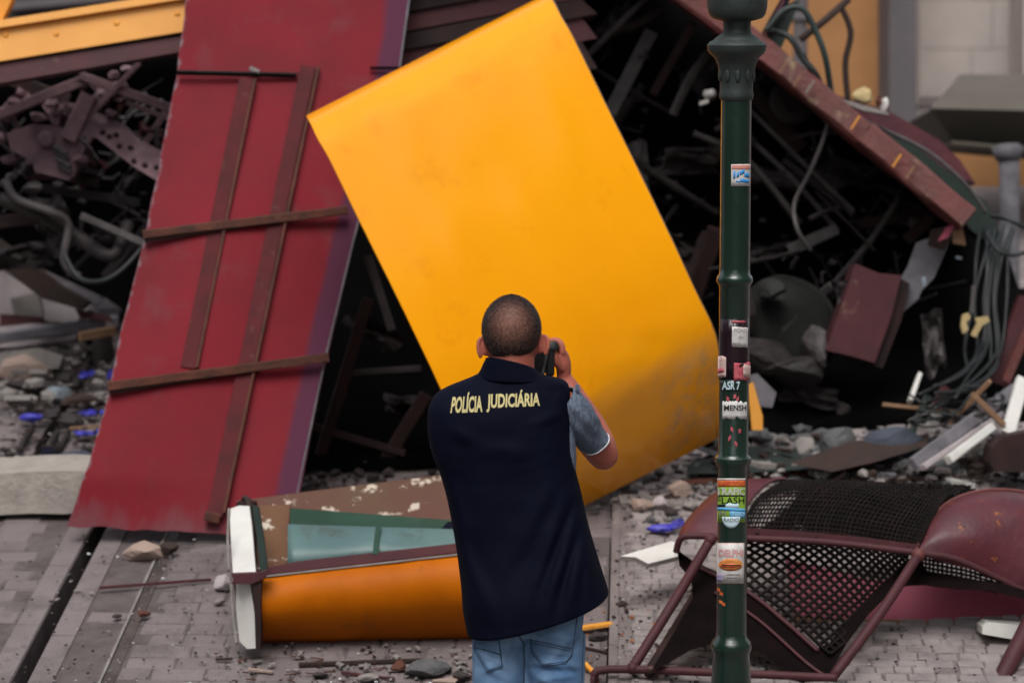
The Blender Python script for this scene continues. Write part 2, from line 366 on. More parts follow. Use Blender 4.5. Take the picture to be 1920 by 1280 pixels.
# ------------------------------------------------------------------ the setting: street, rail slots, setts
XC = Vector((1, -0.043, 0)).normalized(); O = Vector((0, Y0, 0))
def AB(p): q = Vector(p) - O; return q.dot(XC), q.dot(SLV)
def S(a, b, h=0.0): return O + XC * a + SLV * b + GN * h
mb = MB()
xs = [-60, -20, -6, -2, 0, 2, 6, 20, 60]; ys = [-40, -10, 0, 5, 7.6, 9, 11, 14, 20, 40, 120]
mb.grid([[Vector((x, y, gz(x, y) - (.20 if y > 7.7 else .0))) for x in xs] for y in ys], uv=False)
street = tag(mb.build('street', 'asphalt', origin=Vector((0, 0, 0))), kind='structure')
a1 = AB(G(175, 990))[0]; a1b = AB(G(40, 1275))[0]; a2 = AB(G(297, 1050))[0]; a3 = AB(G(1142, 1150))[0]; a0 = AB(G(70, 835))[0]
print('slots', a1, a1b, a2, AB(G(195, 1275))[0], a3, a0)
a1 = (a1 + a1b) / 2
B0, B1 = 0.3, 60.0
def strip(name, alo, ahi, top, m, blo=B0, bhi=B1, th=.17):
    mb = MB(); mb.prism([S(alo, blo, top), S(ahi, blo, top), S(ahi, bhi, top), S(alo, bhi, top)], -GN * th)
    return tag(mb.build(name, m, origin=Vector((0, 0, 0))), kind='structure')
SW = .027
strip('roadway', -30.0, a0 - .02, -.0055, 'joint')
strip('roadway', a0 + .02, a1 - SW, -.0055, 'joint')
strip('roadway', a1 + SW, a2 - .024, -.0055, 'joint')
strip('roadway', a2 + .028, a3 - .004, -.0055, 'joint')
strip('pavement', a3 + .004, 30.0, .012, 'pale_pave', th=.2)
strip('rail_slot', a1 - SW, a1 + SW, -.12, 'slot', th=.004)
strip('rail_slot', a0 - .02, a0 + .02, -.08, 'slot', th=.01)
t = thing('street_rail', S(a2, 1, 0), 'flush grey steel rail in the setts right of the black slot', 'rail')
mb = MB(); mb.prism([S(a2 - .024, B0, .002), S(a2 - .015, B0, .002), S(a2 - .015, B1, .002), S(a2 - .024, B1, .002)], -GN * .04); mb.build('rail_lip', M['stone'], t)
mb = MB(); mb.prism([S(a2 - .013, B0, -.006), S(a2 + .026, B0, -.006), S(a2 + .026, B1, -.006), S(a2 - .013, B1, -.006)], -GN * .03); mb.build('rail_head', M['rail'], t)
mb = MB()
for k in range(70):
    b = random.uniform(1, 3.2); mb.rock(S(a2 + random.uniform(-.01, .022), b, -.003), random.uniform(.003, .009), k, cuts=1)
o = mb.build('grit', M['stone'], t); o['kind'] = 'stuff'
# edge stones of the rail slots
t = thing('slot_edging', S(a1, 1, 0), 'pale worn edging slabs on both sides of the black rail slot', 'edging')
for side in (-1, 1):
    b = .8
    while b < 5:
        L = random.uniform(.45, .75); a = a1 + side * (SW + .045)
        mb = MB(); mb.box(S(a, b + L / 2, -.02), XC * .042, SLV * (L / 2 - .003), GN * .021); mb.build('edging_slab', M['setts'], t, bevel=.004); b += L

# setts: individually where they show largest, the rest joined
def sett_mesh(w, l, seed):
    rr = random.Random(seed); hx, hy = w / 2, l / 2; k = .006
    base = [(-hx, -hy), (hx, -hy), (hx, hy), (-hx, hy)]
    j = lambda e: rr.uniform(-e, e)
    vs = [Vector((x + j(.003), y + j(.003), -.03)) for x, y in base]
    vs += [Vector((x + j(.003), y + j(.003), -.005)) for x, y in base]
    vs += [Vector((x * (1 - k / hx) + j(.003), y * (1 - k / hy) + j(.003), j(.0010))) for x, y in base]
    vs += [Vector((j(.01), j(.01), .0015))]
    fs = [(i, (i + 1) % 4, (i + 1) % 4 + 4, i + 4) for i in range(4)] + [(i + 4, (i + 1) % 4 + 4, (i + 1) % 4 + 8, i + 8) for i in range(4)] + [(8 + i, 8 + (i + 1) % 4, 12) for i in range(4)]
    return vs, fs
variants = []
for k in range(10):
    vs, fs = sett_mesh(.123, .093, k); me = bpy.data.meshes.new('sett'); me.from_pydata(vs, [], fs)
    me.materials.append(M['setts'] if k % 3 else M['sett_dark']); me.polygons.foreach_set('use_smooth', [False] * len(fs)); variants.append((me, vs, fs))
for k in range(10):
    me = variants[k][0].copy(); me.materials[0] = M['sett_pale']; variants.append((me, variants[k][1], variants[k][2]))
cells = []
def fill(alo, ahi, blo, bhi, h, dens=1.0, pw=.128, pl=.099):
    r = 0; b = blo
    while b < bhi:
        a = alo + pw / 2 + random.uniform(0, pw * .6)
        while a < ahi - pw / 2 + .005:
            sc_ = random.uniform(.85, 1.75) if h < .01 else random.uniform(.75, 1.3); a += pw * (sc_ - 1) / 2
            if random.random() < dens:
                cells.append((a + random.uniform(-.004, .004), b + random.uniform(-.004, .004), h + random.uniform(-.0022, .0008), random.uniform(-.04, .04), random.randrange(10) + (10 if h > .01 else 0), sc_ * (1 if h < .01 else .60), 1 if h < .01 else .60))
            a += pw * (1 + (sc_ - 1) / 2)
        b += pl; r += 1
fill(-2.6, a0 - .02, 1.0, 6.6, 0)
fill(a0 + .02, a1 - SW - .09, 1.0, 6.6, 0)
fill(a1 + SW + .09, a2 - .03, 1.2, 6.6, 0)
fill(a2 + .03, a3 - .01, 1.2, 6.6, 0)
fill(a3 + .05, 2.6, 1.2, 6.6, .021, .95, .078, .060)
def shown(c):
    x, y, d = pxy(S(c[0], c[1]))
    if not (-20 < x < 1940 and y < 1300): return None
    if 470 < x < 885 and 900 < y < 1215: return None
    if 885 < x < 1100: return None
    return d
vis = sorted([(shown(c), c) for c in cells if shown(c)], key=lambda q: q[0])
R0 = Matrix((XC, SLV, GN)).transposed()
front = set(id(c) for _, c in vis[:298])
stuff = {0: MB(), 1: MB(), 2: MB()}
for c in cells:
    a, b, h, r, k, sc_, sy_ = c; me, vs, fs = variants[k]
    if id(c) in front:
        o = bpy.data.objects.new('sett', me); COL.objects.link(o); o.parent = street
        o.matrix_local = Matrix.Translation(S(a, b, h)) @ (R0 @ Matrix.Rotation(r, 3, 'Z')).to_4x4() @ Matrix.Diagonal((sc_, sy_, 1, 1))
    else:
        R = R0 @ Matrix.Rotation(r, 3, 'Z'); q = S(a, b, h); stuff[2 if k > 9 else 0 if k % 3 else 1].add([q + R @ Vector((v.x * sc_, v.y * sy_, v.z)) for v in vs], fs)
o = stuff[0].build('setts', M['setts'], street); o['kind'] = 'stuff'
o = stuff[2].build('pale_setts', M['sett_pale'], street); o['kind'] = 'stuff'
o = stuff[1].build('dark_setts', M['sett_dark'], street); o['kind'] = 'stuff'

# kerb-like edge of the paler paving
t = thing('paving_edge', S(a3, 2.2, 0), 'straight pale edging of the pale paving behind the man in the vest', 'edging')
b = 1.3
while b < 4.6:
    L = random.uniform(.5, .8)
    mb = MB(); mb.box(S(a3 + .018, b + L / 2, -.01), XC * .016, SLV * (L / 2 - .002), GN * .030); mb.build('edging_slab', M['pale_pave'], t, bevel=.003); b += L

# ------------------------------------------------------------------ gravel and grit
def gravel(name, m, n, region, rlo, rhi, seed, h=0.0):
    rr = random.Random(seed); mb = MB()
    for k in range(n):
        x0, y0, x1, y1 = region(rr); p = G(rr.uniform(x0, x1), rr.uniform(y0, y1), h); r = rr.uniform(rlo, rhi) ** 1.0
        r = rlo + (rhi - rlo) * rr.random() ** 3
        mb.rock(p + Vector((0, 0, r * .3)), r, seed * 1000 + k, cuts=1)
    o = mb.build(name, m); o['kind'] = 'stuff'; return o
tag(gravel('gravel', M['stone'], 700, lambda r: (1150, 960, 1930, 1290), .003, .014, 1, .022), 'pale grit strewn over the paving behind the lamp post', 'gravel')
tag(gravel('gravel', M['stone_dark'], 1500, lambda r: (1150, 930, 1930, 1290), .003, .014, 2, .022), 'dark crumbs of rubble strewn over the right hand paving', 'gravel')
tag(gravel('gravel', M['stone_dark'], 900, lambda r: (0, 1000, 1140, 1290), .002, .010, 3), 'dark crumbs on the worn setts at the lower left', 'gravel')
tag(gravel('gravel', M['stone'], 420, lambda r: (300, 1040, 1140, 1290), .002, .012, 4), 'pale grit on the setts around the overturned orange piece', 'gravel')
tag(gravel('gravel', M['stone_grey'], 600, lambda r: (1100, 860, 1930, 985), .008, .04, 5, .022), 'coarse grey rubble under the wreck on the right', 'rubble')
tag(gravel('gravel', M['stone'], 160, lambda r: (0, 600, 250, 880), .005, .022, 6), 'pale rubble crumbs left of the leaning red board', 'rubble')
tag(gravel('gravel', M['stone_dark'], 320, lambda r: (560, 860, 900, 1000), .008, .04, 7), 'dark rubble in the shade behind the overturned orange piece', 'rubble')
tag(gravel('gravel', M['brown'], 160, lambda r: (400, 1210, 1140, 1290), .003, .014, 8), 'rust brown chips under the front edge of the orange piece', 'rubble')
tag(gravel('gravel', M['orange'], 40, lambda r: (1095, 1130, 1250, 1290), .003, .010, 9, .02), 'orange paint flakes on the ground right of the man', 'paint flakes')

# ------------------------------------------------------------------ buildings behind
def slab(name, pts, D, th, m, parent=None, **k):
    mb = MB(); mb.prism(outline(pts, D), AWAY * th); return mb.build(name, m, parent, **k)
t = thing('background_building', P(1800, 400, 17.5), 'ochre and pale stone building front behind the wreck at the top right', 'building')
slab('ochre_wall', [(900, -500), (1690, -500), (1690, 900), (900, 900)], 17.5, .3, M['wall_orange'], t)
slab('stone_wall', [(1660, -500), (2500, -500), (2500, 900), (1660, 900)], 18.2, .3, M['wall_stone'], t)
slab('pilaster', [(1668, -500), (1722, -500), (1716, 900), (1666, 900)], 16.9, .5, M['pillar'], t)
slab('pilaster', [(1920, -500), (1990, -500), (1990, 900), (1920, 900)], 17.4, .5, M['wall_stone'], t)
slab('string_course', [(1722, 196), (1918, 203), (1918, 217), (1722, 210)], 18.0, .18, M['pillar'], t)
for k in range(7):
    yy = -460 + k * 92
    slab('ashlar_block', [(1724, yy), (1821 + (k % 2) * 40, yy), (1821 + (k % 2) * 40, yy + 91), (1724, yy + 91)], 18.18, .05, M['wall_stone'], t)
    slab('ashlar_block', [(1822 + (k % 2) * 40, yy), (1917, yy), (1917, yy + 91), (1822 + (k % 2) * 40, yy + 91)], 18.175, .05, M['wall_stone'], t)
t = thing('cable_duct_pipe', P(1500, 300, 16.5), 'vertical grey green pipe on the ochre wall behind the wreck', 'pipe')
mb = MB(); mb.tube([P(1503, -200, 16.6), P(1501, 40, 16.6), P(1497, 400, 16.6)], .042, 14); mb.build('pipe', M['pillar'], t, smooth=True)
mb = MB(); mb.tube([P(1503, 30, 16.6), P(1502, 42, 16.6)], .055, 14, smooth=False); mb.build('pipe_collar', M['pillar'], t, smooth=True)
t = thing('metal_canopy', P(1850, 280, 14.5), 'taupe boxy metal cover jutting out in front of the pale stone wall', 'canopy')
mb = MB(); mb.add([P(1800, 140, 15.6), P(2100, 140, 15.6), P(2100, 212, 14.6), P(1745, 203, 14.6), P(1800, 150, 15.6), P(2100, 150, 15.6), P(2100, 220, 14.62), P(1747, 211, 14.62)], [(0, 1, 2, 3), (4, 7, 6, 5), (0, 3, 7, 4), (3, 2, 6, 7), (2, 1, 5, 6), (1, 0, 4, 5)]); mb.build('cover_top', M['box_lid'], t)
slab('cover_side', [(1746, 206), (2100, 214), (2100, 292), (1786, 264)], plane((1746, 206, 14.6), (2100, 214, 14.6), (1786, 264, 14.75)), .8, M['box_side'], t)
slab('cover_lip', [(1784, 264), (2100, 292), (2100, 297), (1786, 269)], 14.6, .3, M['box_lid'], t)
t = thing('stone_column', G(1893, 760), 'mottled grey column at the right edge below the taupe cover', 'column')
mb = MB(); mb.tube([P(1890, 270, 13.4), P(1893, 330, 13.4), P(1893, 600, 13.4), P(1893, 830, 13.4)], [.055, .048, .047, .06], 16, smooth=False); mb.build('shaft', M['column'], t, smooth=True)
mb = MB(); mb.tube([P(1889, 275, 13.4), P(1890, 300, 13.4)], [.075, .06], 16, smooth=False); mb.build('capital', M['column'], t, smooth=True)
slab('shop_wall', [(1780, 250), (2300, 250), (2300, 900), (1780, 900)], 16.0, .3, M['wall_orange'], None)
tag(bpy.data.objects['shop_wall'], 'ochre wall strip behind the mottled grey column', 'wall')
t = thing('left_building', P(0, 300, 19), 'dim grey shop front behind the yellow beam at the top left', 'building')
slab('wall', [(-900, -700), (900, -700), (900, 900), (-900, 900)], 19, .3, M['stone_dark'], t)
slab('window_frame', [(20, -60), (330, -60), (330, 0), (20, 14)], 18.9, .12, M['green_paint'], t)
slab('ledge', [(-60, 10), (340, -26), (340, -12), (-60, 26)], 18.6, .2, M['pillar'], t)

# unseen house fronts added to shape the light, beside and behind the camera
def facade(x0, y0, x1, y1, h, label, seed):
    a, b_ = Vector((x0, y0, 0)), Vector((x1, y1, 0)); L = (b_ - a).length; t_ = (b_ - a).normalized(); n_ = Vector((-t_.y, t_.x, 0)); z0 = -.5
    th = thing('unseen_house_front', (a + b_) / 2 + Vector((0, 0, z0)), label, 'building')
    mb = MB(); mb.box((a + b_) / 2 + Vector((0, 0, z0 + h / 2)) - n_ * .25, t_ * L / 2, n_ * .25, Vector((0, 0, h / 2))); mb.build('wall', M['facade'], th)
    k = 1.2
    while k < L - 1.5:
        for fl in range(int(h // 3.2)):
            c = a + t_ * (k + .5) + Vector((0, 0, z0 + 2.0 + fl * 3.2)) + n_ * .02
            mb = MB(); mb.box(c, t_ * .5, n_ * .04, Vector((0, 0, .85))); w = mb.build('window', M['dark_metal'], th)
            mb = MB(); mb.box(c + n_ * .03, t_ * .03, n_ * .03, Vector((0, 0, .85))); mb.build('frame', M['white'], w)
            mb = MB(); mb.box(c - Vector((0, 0, .92)), t_ * .6, n_ * .10, Vector((0, 0, .06))); mb.build('sill', M['kerb'], w)
        k += 2.4
facade(-6.5, 9.5, -6.5, -16, 10, 'long unseen house front added for the light on the left of the street', 1)
facade(6.5, -16, 6.5, 11, 10, 'long unseen house front added for the light on the right of the street', 2)
facade(-9, -22, 9, -22, 8, 'unseen house front added for the light down the hill behind the photographer', 3)
C0_ = Vector((0, 0, CZ))
# ------------------------------------------------------------------ wrecked carriage lying on its side
wreck = thing('wrecked_carriage', G(1100, 760), 'crushed maroon tram carriage on its side with exposed dark underframe', 'tram carriage')
W = wreck
def px2m(n, d): return n * d / F
def wbar(name, m, x1, y1, x2, y2, wpx, d1, d2=None, th=None, parent=None):
    d2 = d2 or d1; mb = MB(); w = px2m(wpx, (d1 + d2) / 2)
    mb.bar(P(x1, y1, d1), P(x2, y2, d2), w, th or w * .8, up=-AWAY); return mb.build(name, M[m], parent or W)
def wtube(name, m, pts, rpx, parent=None, n=8, own=None):
    d = pts[0][2]; mb = MB(); mb.tube([P(*p) for p in pts], px2m(rpx, d), n); return mb.build(name, M[m], parent if parent is not None or own else W, smooth=True)
# floor of the carriage seen from below: a thick board coloured black as deep shade with rusty ribs standing off it
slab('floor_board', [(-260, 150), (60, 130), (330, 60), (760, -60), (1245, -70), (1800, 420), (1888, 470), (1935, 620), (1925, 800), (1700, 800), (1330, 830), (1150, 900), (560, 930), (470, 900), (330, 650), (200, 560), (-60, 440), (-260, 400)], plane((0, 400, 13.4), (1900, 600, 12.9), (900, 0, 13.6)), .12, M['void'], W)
# side walls added to shade the hollow, standing forward from the floor board
def deep(name, m, a, b, d1, d2, th=.05):
    mb = MB(); p = [P(a[0], a[1], d1), P(b[0], b[1], d1), P(b[0], b[1], d2), P(a[0], a[1], d2)]
    n = (p[1] - p[0]).cross(p[3] - p[0]).normalized(); mb.prism(p, n * th); return mb.build(name, M[m], W)
deep('shade_side_board', 'maroon_dark', (1235, -60), (1800, 425), 11.95, 13.3)
deep('shade_side_board', 'maroon_dark', (760, -90), (1240, -95), 11.6, 13.6)
deep('shade_side_board', 'maroon_dark', (-250, 146), (335, 62), 12.5, 13.5)
rows = [[P(x, y, d) for x in (545, 700, 850, 1000, 1150, 1300, 1450, 1600, 1750, 1900, 1990)] for y, d in ((540, 12.9), (640, 12.72), (700, 12.32), (760, 11.95))]
rows.append([P(x, y, gd(x, y) - .06) for x, y in ((545, 880), (700, 878), (850, 872), (1000, 868), (1150, 862), (1300, 846), (1450, 830), (1600, 812), (1750, 800), (1900, 800), (1990, 800))])
mb = MB(); mb.grid(rows, AWAY * .03); mb.build('hollow_shade_board', M['void'], W, smooth=True)  # black board put in as the deep shade of the hollow, hiding the ground
# top left: yellow beam, sill
D1 = plane((0, 100, 11.6), (350, 40, 11.7), (0, 0, 11.65))
yb = slab('yellow_beam', [(-300, 110), (-300, 165), (0, 115), (342, 60), (355, 0), (470, -40), (380, -20), (0, 40)], D1, .08, M['yellow_edge'], W)
slab('yellow_lip', [(-300, 96), (0, 38), (352, -17), (352, -3), (0, 52), (-300, 112)], lambda x, y: D1(x, y) - .03, .05, M['yellow_edge'], W)
for (x, y) in ((10, 67), (105, 65), (218, 45), (332, 27)):
    mb = MB(); q = P(x, y, D1(x, y)); mb.lathe(q + AWAY * .003, [(.013, 0), (.013, .004), (.006, .009), (.004, .009)], 12, axis=-AWAY); mb.build('bolt', M['yellow_edge'], yb, smooth=True)
slab('window_post', [(0, -60), (30, -60), (22, 0), (4, 38), (-60, 60), (-60, -60)], 11.7, .08, M['yellow_edge'], W)
slab('sill', [(-300, 180), (0, 120), (352, 66), (352, 95), (0, 156), (-300, 215)], lambda x, y: D1(x, y) + .02, .12, M['maroon'], W)
slab('sill_painted_shade', [(-300, 168), (0, 114), (352, 60), (352, 70), (0, 122), (-300, 178)], lambda x, y: D1(x, y) + .06, .05, M['void'], W)  # black strip coloured as the shade between beam and sill
# planks between the red board and the yellow sheet
for k, (ya, yb_) in enumerate(((-60, 8), (10, 44), (47, 78), (80, 124), (126, 180))):
    slab('roof_plank', [(735, ya + 22), (1090, ya - 48), (1120, yb_ - 52), (735, yb_ + 20)], 11.75 + (k % 2) * .02, .05, M['maroon' if k % 2 else 'maroon_dark'], W)
# bogie parts on the left
Dl = 12.05
wbar('frame_bar', 'plum', -40, 232, 165, 148, 20, Dl, Dl - .05)
wbar('frame_bar', 'plum', 150, 142, 326, 206, 17, Dl - .06)
wbar('frame_bar', 'plum', 236, 192, 325, 226, 9, Dl)
wbar('frame_bar', 'plum', 262, 118, 126, 260, 10, Dl - .08)
wbar('frame_bar', 'plum', 168, 178, 128, 262, 30, Dl - .10)
wbar('frame_bar', 'plum', 318, 200, 255, 295, 12, Dl + .05)
wbar('frame_bar', 'maroon_dark', 20, 150, 130, 190, 26, Dl + .1)
g = slab('gusset_plate', [(150, 232), (172, 205), (232, 232), (262, 262), (318, 290), (312, 350), (250, 312), (180, 258), (150, 256)], plane((150, 230, 12.0), (312, 350, 11.9), (318, 290, 12.0)), .03, M['plum'], W)
Dg = plane((150, 230, 12.0), (312, 350, 11.9), (318, 290, 12.0))
for (x, y) in ((193, 248), (205, 256), (218, 253), (224, 274), (245, 277), (251, 302), (272, 310), (294, 314)):
    mb = MB(); mb.lathe(P(x, y, Dg(x, y)), [(.0125, 0), (.0125, .010), (.005, .016)], 8, axis=-AWAY); mb.build('bolt', M['maroon_dark'], g, smooth=True)
slab('axle_box', [(12, 250), (62, 232), (112, 238), (150, 262), (160, 276), (138, 330), (128, 338), (66, 322), (58, 300), (20, 282)], 11.98, .25, M['plum'], W)
for k in range(4):
    slab('cooling_fin', [(100 + k * 3, 268 + k * 12), (126 + k * 3, 284 + k * 12), (123 + k * 3, 290 + k * 12), (97 + k * 3, 274 + k * 12)], 11.95, .03, M['dark_metal' if k % 2 else 'grey_metal'], W)
for (x, y, r) in ((40, 255, 20), (72, 220, 17), (110, 212, 16), (95, 195, 14), (55, 300, 12), (20, 330, 12), (108, 345, 12), (60, 350, 22), (12, 215, 20), (200, 175, 20), (228, 160, 16), (150, 160, 14), (185, 190, 18), (140, 205, 20), (92, 178, 12), (-5, 262, 26), (60, 270, 24), (20, 300, 18), (150, 300, 14), (210, 215, 18), (30, 190, 14), (240, 130, 14), (215, 142, 12)):
    mb = MB(); mb.rock(P(x, y, 12.0 + random.uniform(-.05, .1)), px2m(r * 1.3, 12), int(x * 7 + y), cuts=3); mb.build('crushed_casting', M['plum' if y < 310 else 'grey_metal'], W)
mb = MB(); mb.lathe(P(88, 262, 11.97), [(.032, 0), (.034, .03), (.025, .04), (.01, .04)], 18, axis=-AWAY); mb.build('axle_cap', M['plum'], W, smooth=True, sharp=40)
wtube('hose', 'grey_metal', [(10, 335, 11.95), (30, 372, 11.95), (90, 395, 11.95), (128, 420, 12), (120, 490, 12), (150, 520, 12)], 8)
wtube('hose', 'cable', [(118, 470, 12.0), (150, 522, 11.95), (205, 522, 11.9), (262, 470, 11.95), (300, 400, 12.1)], 5)
wtube('hose', 'dark_metal', [(0, 372, 12.0), (70, 400, 12.0), (140, 440, 12.1), (210, 480, 12.0), (240, 420, 12.1)], 13)
wbar('strut', 'grey_metal', 152, 404, 275, 458, 13, 11.95)
wbar('strut', 'dark_metal', 60, 350, 262, 380, 16, 12.3)
wbar('strut', 'dark_metal', 196, 520, 300, 400, 18, 12.4)
wbar('strut', 'maroon_dark', -20, 420, 130, 400, 24, 12.2)
rq = random.Random(44)
for k in range(34):
    x, y = rq.uniform(-10, 300), rq.uniform(150, 345); s_ = rq.uniform(14, 34); a = rq.uniform(0, 3.1); L_ = rq.uniform(.5, 1.3)
    if y < 232 - x * .25 and x < 160: continue
    if x > 170 and y > 330: continue
    p = P(x, y, 12.15 + rq.uniform(-.1, .15)); v = Vector((math.cos(a), rq.uniform(-.3, .3), math.sin(a))) * px2m(s_ * L_, 12)
    mb = MB(); mb.tube([p - v, p + Vector((rq.uniform(-.01, .01), 0, rq.uniform(-.015, .015))), p + v], [rq.uniform(.006, .016), rq.uniform(.008, .022), rq.uniform(.005, .016)], 6, flat=rq.uniform(.4, 1)); mb.build('bent_linkage', M[('plum', 'grey_metal', 'plum', 'maroon')[k % 4]], W)
for k, (x, y, s_, mm) in enumerate(((205, 195, 26, 'maroon'), (110, 215, 40, 'plum'), (60, 300, 36, 'grey_metal'), (150, 330, 36, 'maroon_dark'), (200, 225, 22, 'dark_metal'), (25, 200, 34, 'plum'), (285, 250, 26, 'maroon'))):
    rows = []; of = k * 7.3; a = k * 1.1
    for i in range(8):
        row = []
        for j in range(8):
            u, v = (j / 7 - .5) * 2, (i / 7 - .5) * 2; row.append(P(x + (u * s_ * math.cos(a) - v * s_ * .5 * math.sin(a)) * (1 + .3 * noise.noise(Vector((v * 2, of, 0)))), y + (u * s_ * math.sin(a) + v * s_ * .5 * math.cos(a)) * (1 + .3 * noise.noise(Vector((u * 2, 0, of)))), 12.12 + .12 * noise.noise(Vector((u * 1.5, v * 1.5, of)))))
        rows.append(row)
    mb = MB(); mb.grid(rows, AWAY * .008, uv=False); mb.build('crumpled_sheet_metal', M[mm], W)
# underframe ribs on the right
ribs = [(1095, 112, 1225, -15, 20, 'grey_metal'), (1142, 215, 1222, 60, 26, 'grey_metal'), (1098, 118, 1255, 210, 14, 'dark_metal'), (1150, 240, 1205, 160, 20, 'dark_metal'),
        (1225, 175, 1300, 45, 16, 'maroon_dark'), (1262, 215, 1340, 85, 24, 'grey_metal'), (1120, 60, 1240, 20, 36, 'dark_metal'), (1040, -20, 1110, 30, 20, 'maroon'),
        (1405, 205, 1600, 395, 16, 'grey_metal'), (1400, 255, 1570, 432, 18, 'grey_metal'), (1470, 300, 1600, 400, 12, 'dark_metal'), (1190, 300, 1345, 400, 26, 'dark_metal'),
        (1530, 360, 1640, 470, 10, 'dark_metal'), (1480, 470, 1570, 428, 22, 'grey_metal'), (1300, 560, 1345, 430, 34, 'maroon_dark'), (1240, 590, 1330, 440, 30, 'maroon_dark'),
        (1480, 600, 1560, 535, 16, 'grey_metal'), (1560, 535, 1680, 378, 18, 'grey_metal'), (1600, 470, 1612, 498, 10, 'dark_metal'), (1610, 420, 1780, 395, 20, 'maroon_dark'),
        (1330, 505, 1500, 470, 14, 'dark_metal'), (1410, 170, 1500, 280, 30, 'maroon_dark'), (1700, 450, 1745, 408, 20, 'brown')]
for k, (x1, y1, x2, y2, w, mm) in enumerate(ribs):
    d = 12.25 + (k % 4) * .08
    if mm in ('grey_metal', 'dark_metal') and k % 3 != 1:
        mx, my = (x1 + x2) / 2 + random.uniform(-9, 9), (y1 + y2) / 2 + random.uniform(-9, 9); r_ = px2m(w * .5, d); mb = MB()
        mb.tube([P(x1, y1, d), P(mx, my, d - .04), P(x2, y2, d - .02)], [r_ * random.uniform(.7, 1), r_, r_ * random.uniform(.6, 1.1)], 7, flat=.6)
        mb.build('underframe_rib', M[mm], W); continue
    wbar('underframe_rib', mm, x1, y1, x2, y2, w, d, d + random.uniform(-.2, .1), th=px2m(w, 12) * .7)
wtube('air_pipe', 'grey_metal', [(1555, 175, 11.9), (1550, 240, 11.85), (1520, 320, 11.9), (1490, 380, 11.95), (1495, 430, 11.9), (1520, 470, 11.95)], 4)
wtube('air_pipe', 'dark_metal', [(1300, 250, 12.2), (1400, 300, 12.2), (1500, 420, 12.2)], 7)
mb = MB(); mb.lathe(P(1480, 195, 12.3), [(.02, -.02), (.085, 0), (.10, .02), (.085, .04), (.05, .045), (.03, .03)], 26, axis=(-AWAY + Vector((.3, 0, .2))).normalized()); mb.build('brake_cylinder', M['dark_metal'], W, smooth=True, sharp=40)
mb = MB(); mb.lathe(P(1322, 178, 12.1), [(.012, 0), (.02, .01), (.016, .05), (.006, .055)], 14, axis=Vector((.6, -.7, .2)).normalized()); mb.build('white_cap', M['white'], W, smooth=True)
mb = MB(); mb.box(P(1320, 192, 12.1), Vector((.02, 0, .006)), Vector((0, .02, 0)), Vector((0, 0, .008))); mb.build('white_cap', M['white'], W, bevel=.004)
for (x1, y1, x2, y2, w_, mm) in ((600, 860, 690, 560, 22, 'maroon_dark'), (700, 900, 800, 740, 26, 'maroon_dark'), (690, 480, 735, 620, 16, 'dark_metal'), (590, 800, 760, 850, 14, 'maroon_dark'), (640, 700, 790, 690, 12, 'dark_metal')):
    wbar('underframe_rib', mm, x1, y1, x2, y2, w_, 11.55, 11.5)
# crumpled sheet metal and small scrap in the hollow
rs = random.Random(12)
for k, (x, y, s_) in enumerate(((1190, 330, 60), (1290, 300, 70), (1330, 120, 60), (1250, 450, 60), (1440, 330, 60), (1550, 320, 50), (1620, 330, 55), (1430, 470, 50), (1700, 400, 45), (1160, 30, 55), (1590, 560, 45), (1330, 700, 70), (40, 480, 60), (250, 330, 50), (100, 420, 60), (230, 440, 45), (700, 620, 60), (640, 800, 60), (760, 760, 50), (1520, 740, 60), (1750, 640, 50))):
    d = (12.5 if y < 560 else 11.9) if x < 1500 or y < 560 else 11.9; a = rs.uniform(0, 3.1); sx = s_ * rs.uniform(.6, 1.2); sy = s_ * rs.uniform(.25, .6); of = rs.uniform(0, 50); rows = []
    for i in range(9):
        row = []
        for j in range(9):
            u, v = (j / 8 - .5) * 2, (i / 8 - .5) * 2; r_ = 1 + .35 * noise.noise(Vector((math.atan2(v, u) * 1.3, of, 0))); u *= r_; v *= r_
            row.append(P(x + (u * sx * math.cos(a) - v * sy * math.sin(a)), y + (u * sx * math.sin(a) + v * sy * math.cos(a)), d + .10 * noise.noise(Vector((u * 1.3, v * 1.3, of))) + .04 * noise.noise(Vector((u * 4, v * 4, of)))))
        rows.append(row)
    mb = MB(); mb.grid(rows, AWAY * .006, uv=False); mb.build('crumpled_sheet_metal', M['grey_metal' if k % 4 == 0 and x > 900 else 'dark_metal'], W)
mb = MB()
for k in range(230):
    x, y = rs.choice(((rs.uniform(1120, 1760), rs.uniform(90, 560)), (rs.uniform(0, 320), rs.uniform(170, 470)), (rs.uniform(1110, 1760), rs.uniform(90, 560))))
    if y < (x - 1235) * .78 + 20: continue
    if x < 330 and y > 380 + x * .6: continue
    p = P(x, y, rs.uniform(12.1, 12.8)); v = Vector((rs.uniform(-1, 1), rs.uniform(-.5, .5), rs.uniform(-1, 1))) * rs.uniform(.02, .11)
    if k % 3: mb.tube([p, p + v + Vector((rs.uniform(-.02, .02), 0, rs.uniform(-.02, .02))), p + v * 2], rs.uniform(.003, .012), 5, smooth=False)
    else: mb.rock(p, rs.uniform(.01, .035), k, cuts=1)
o = mb.build('scrap', M['dark_metal'], W); o['kind'] = 'stuff'
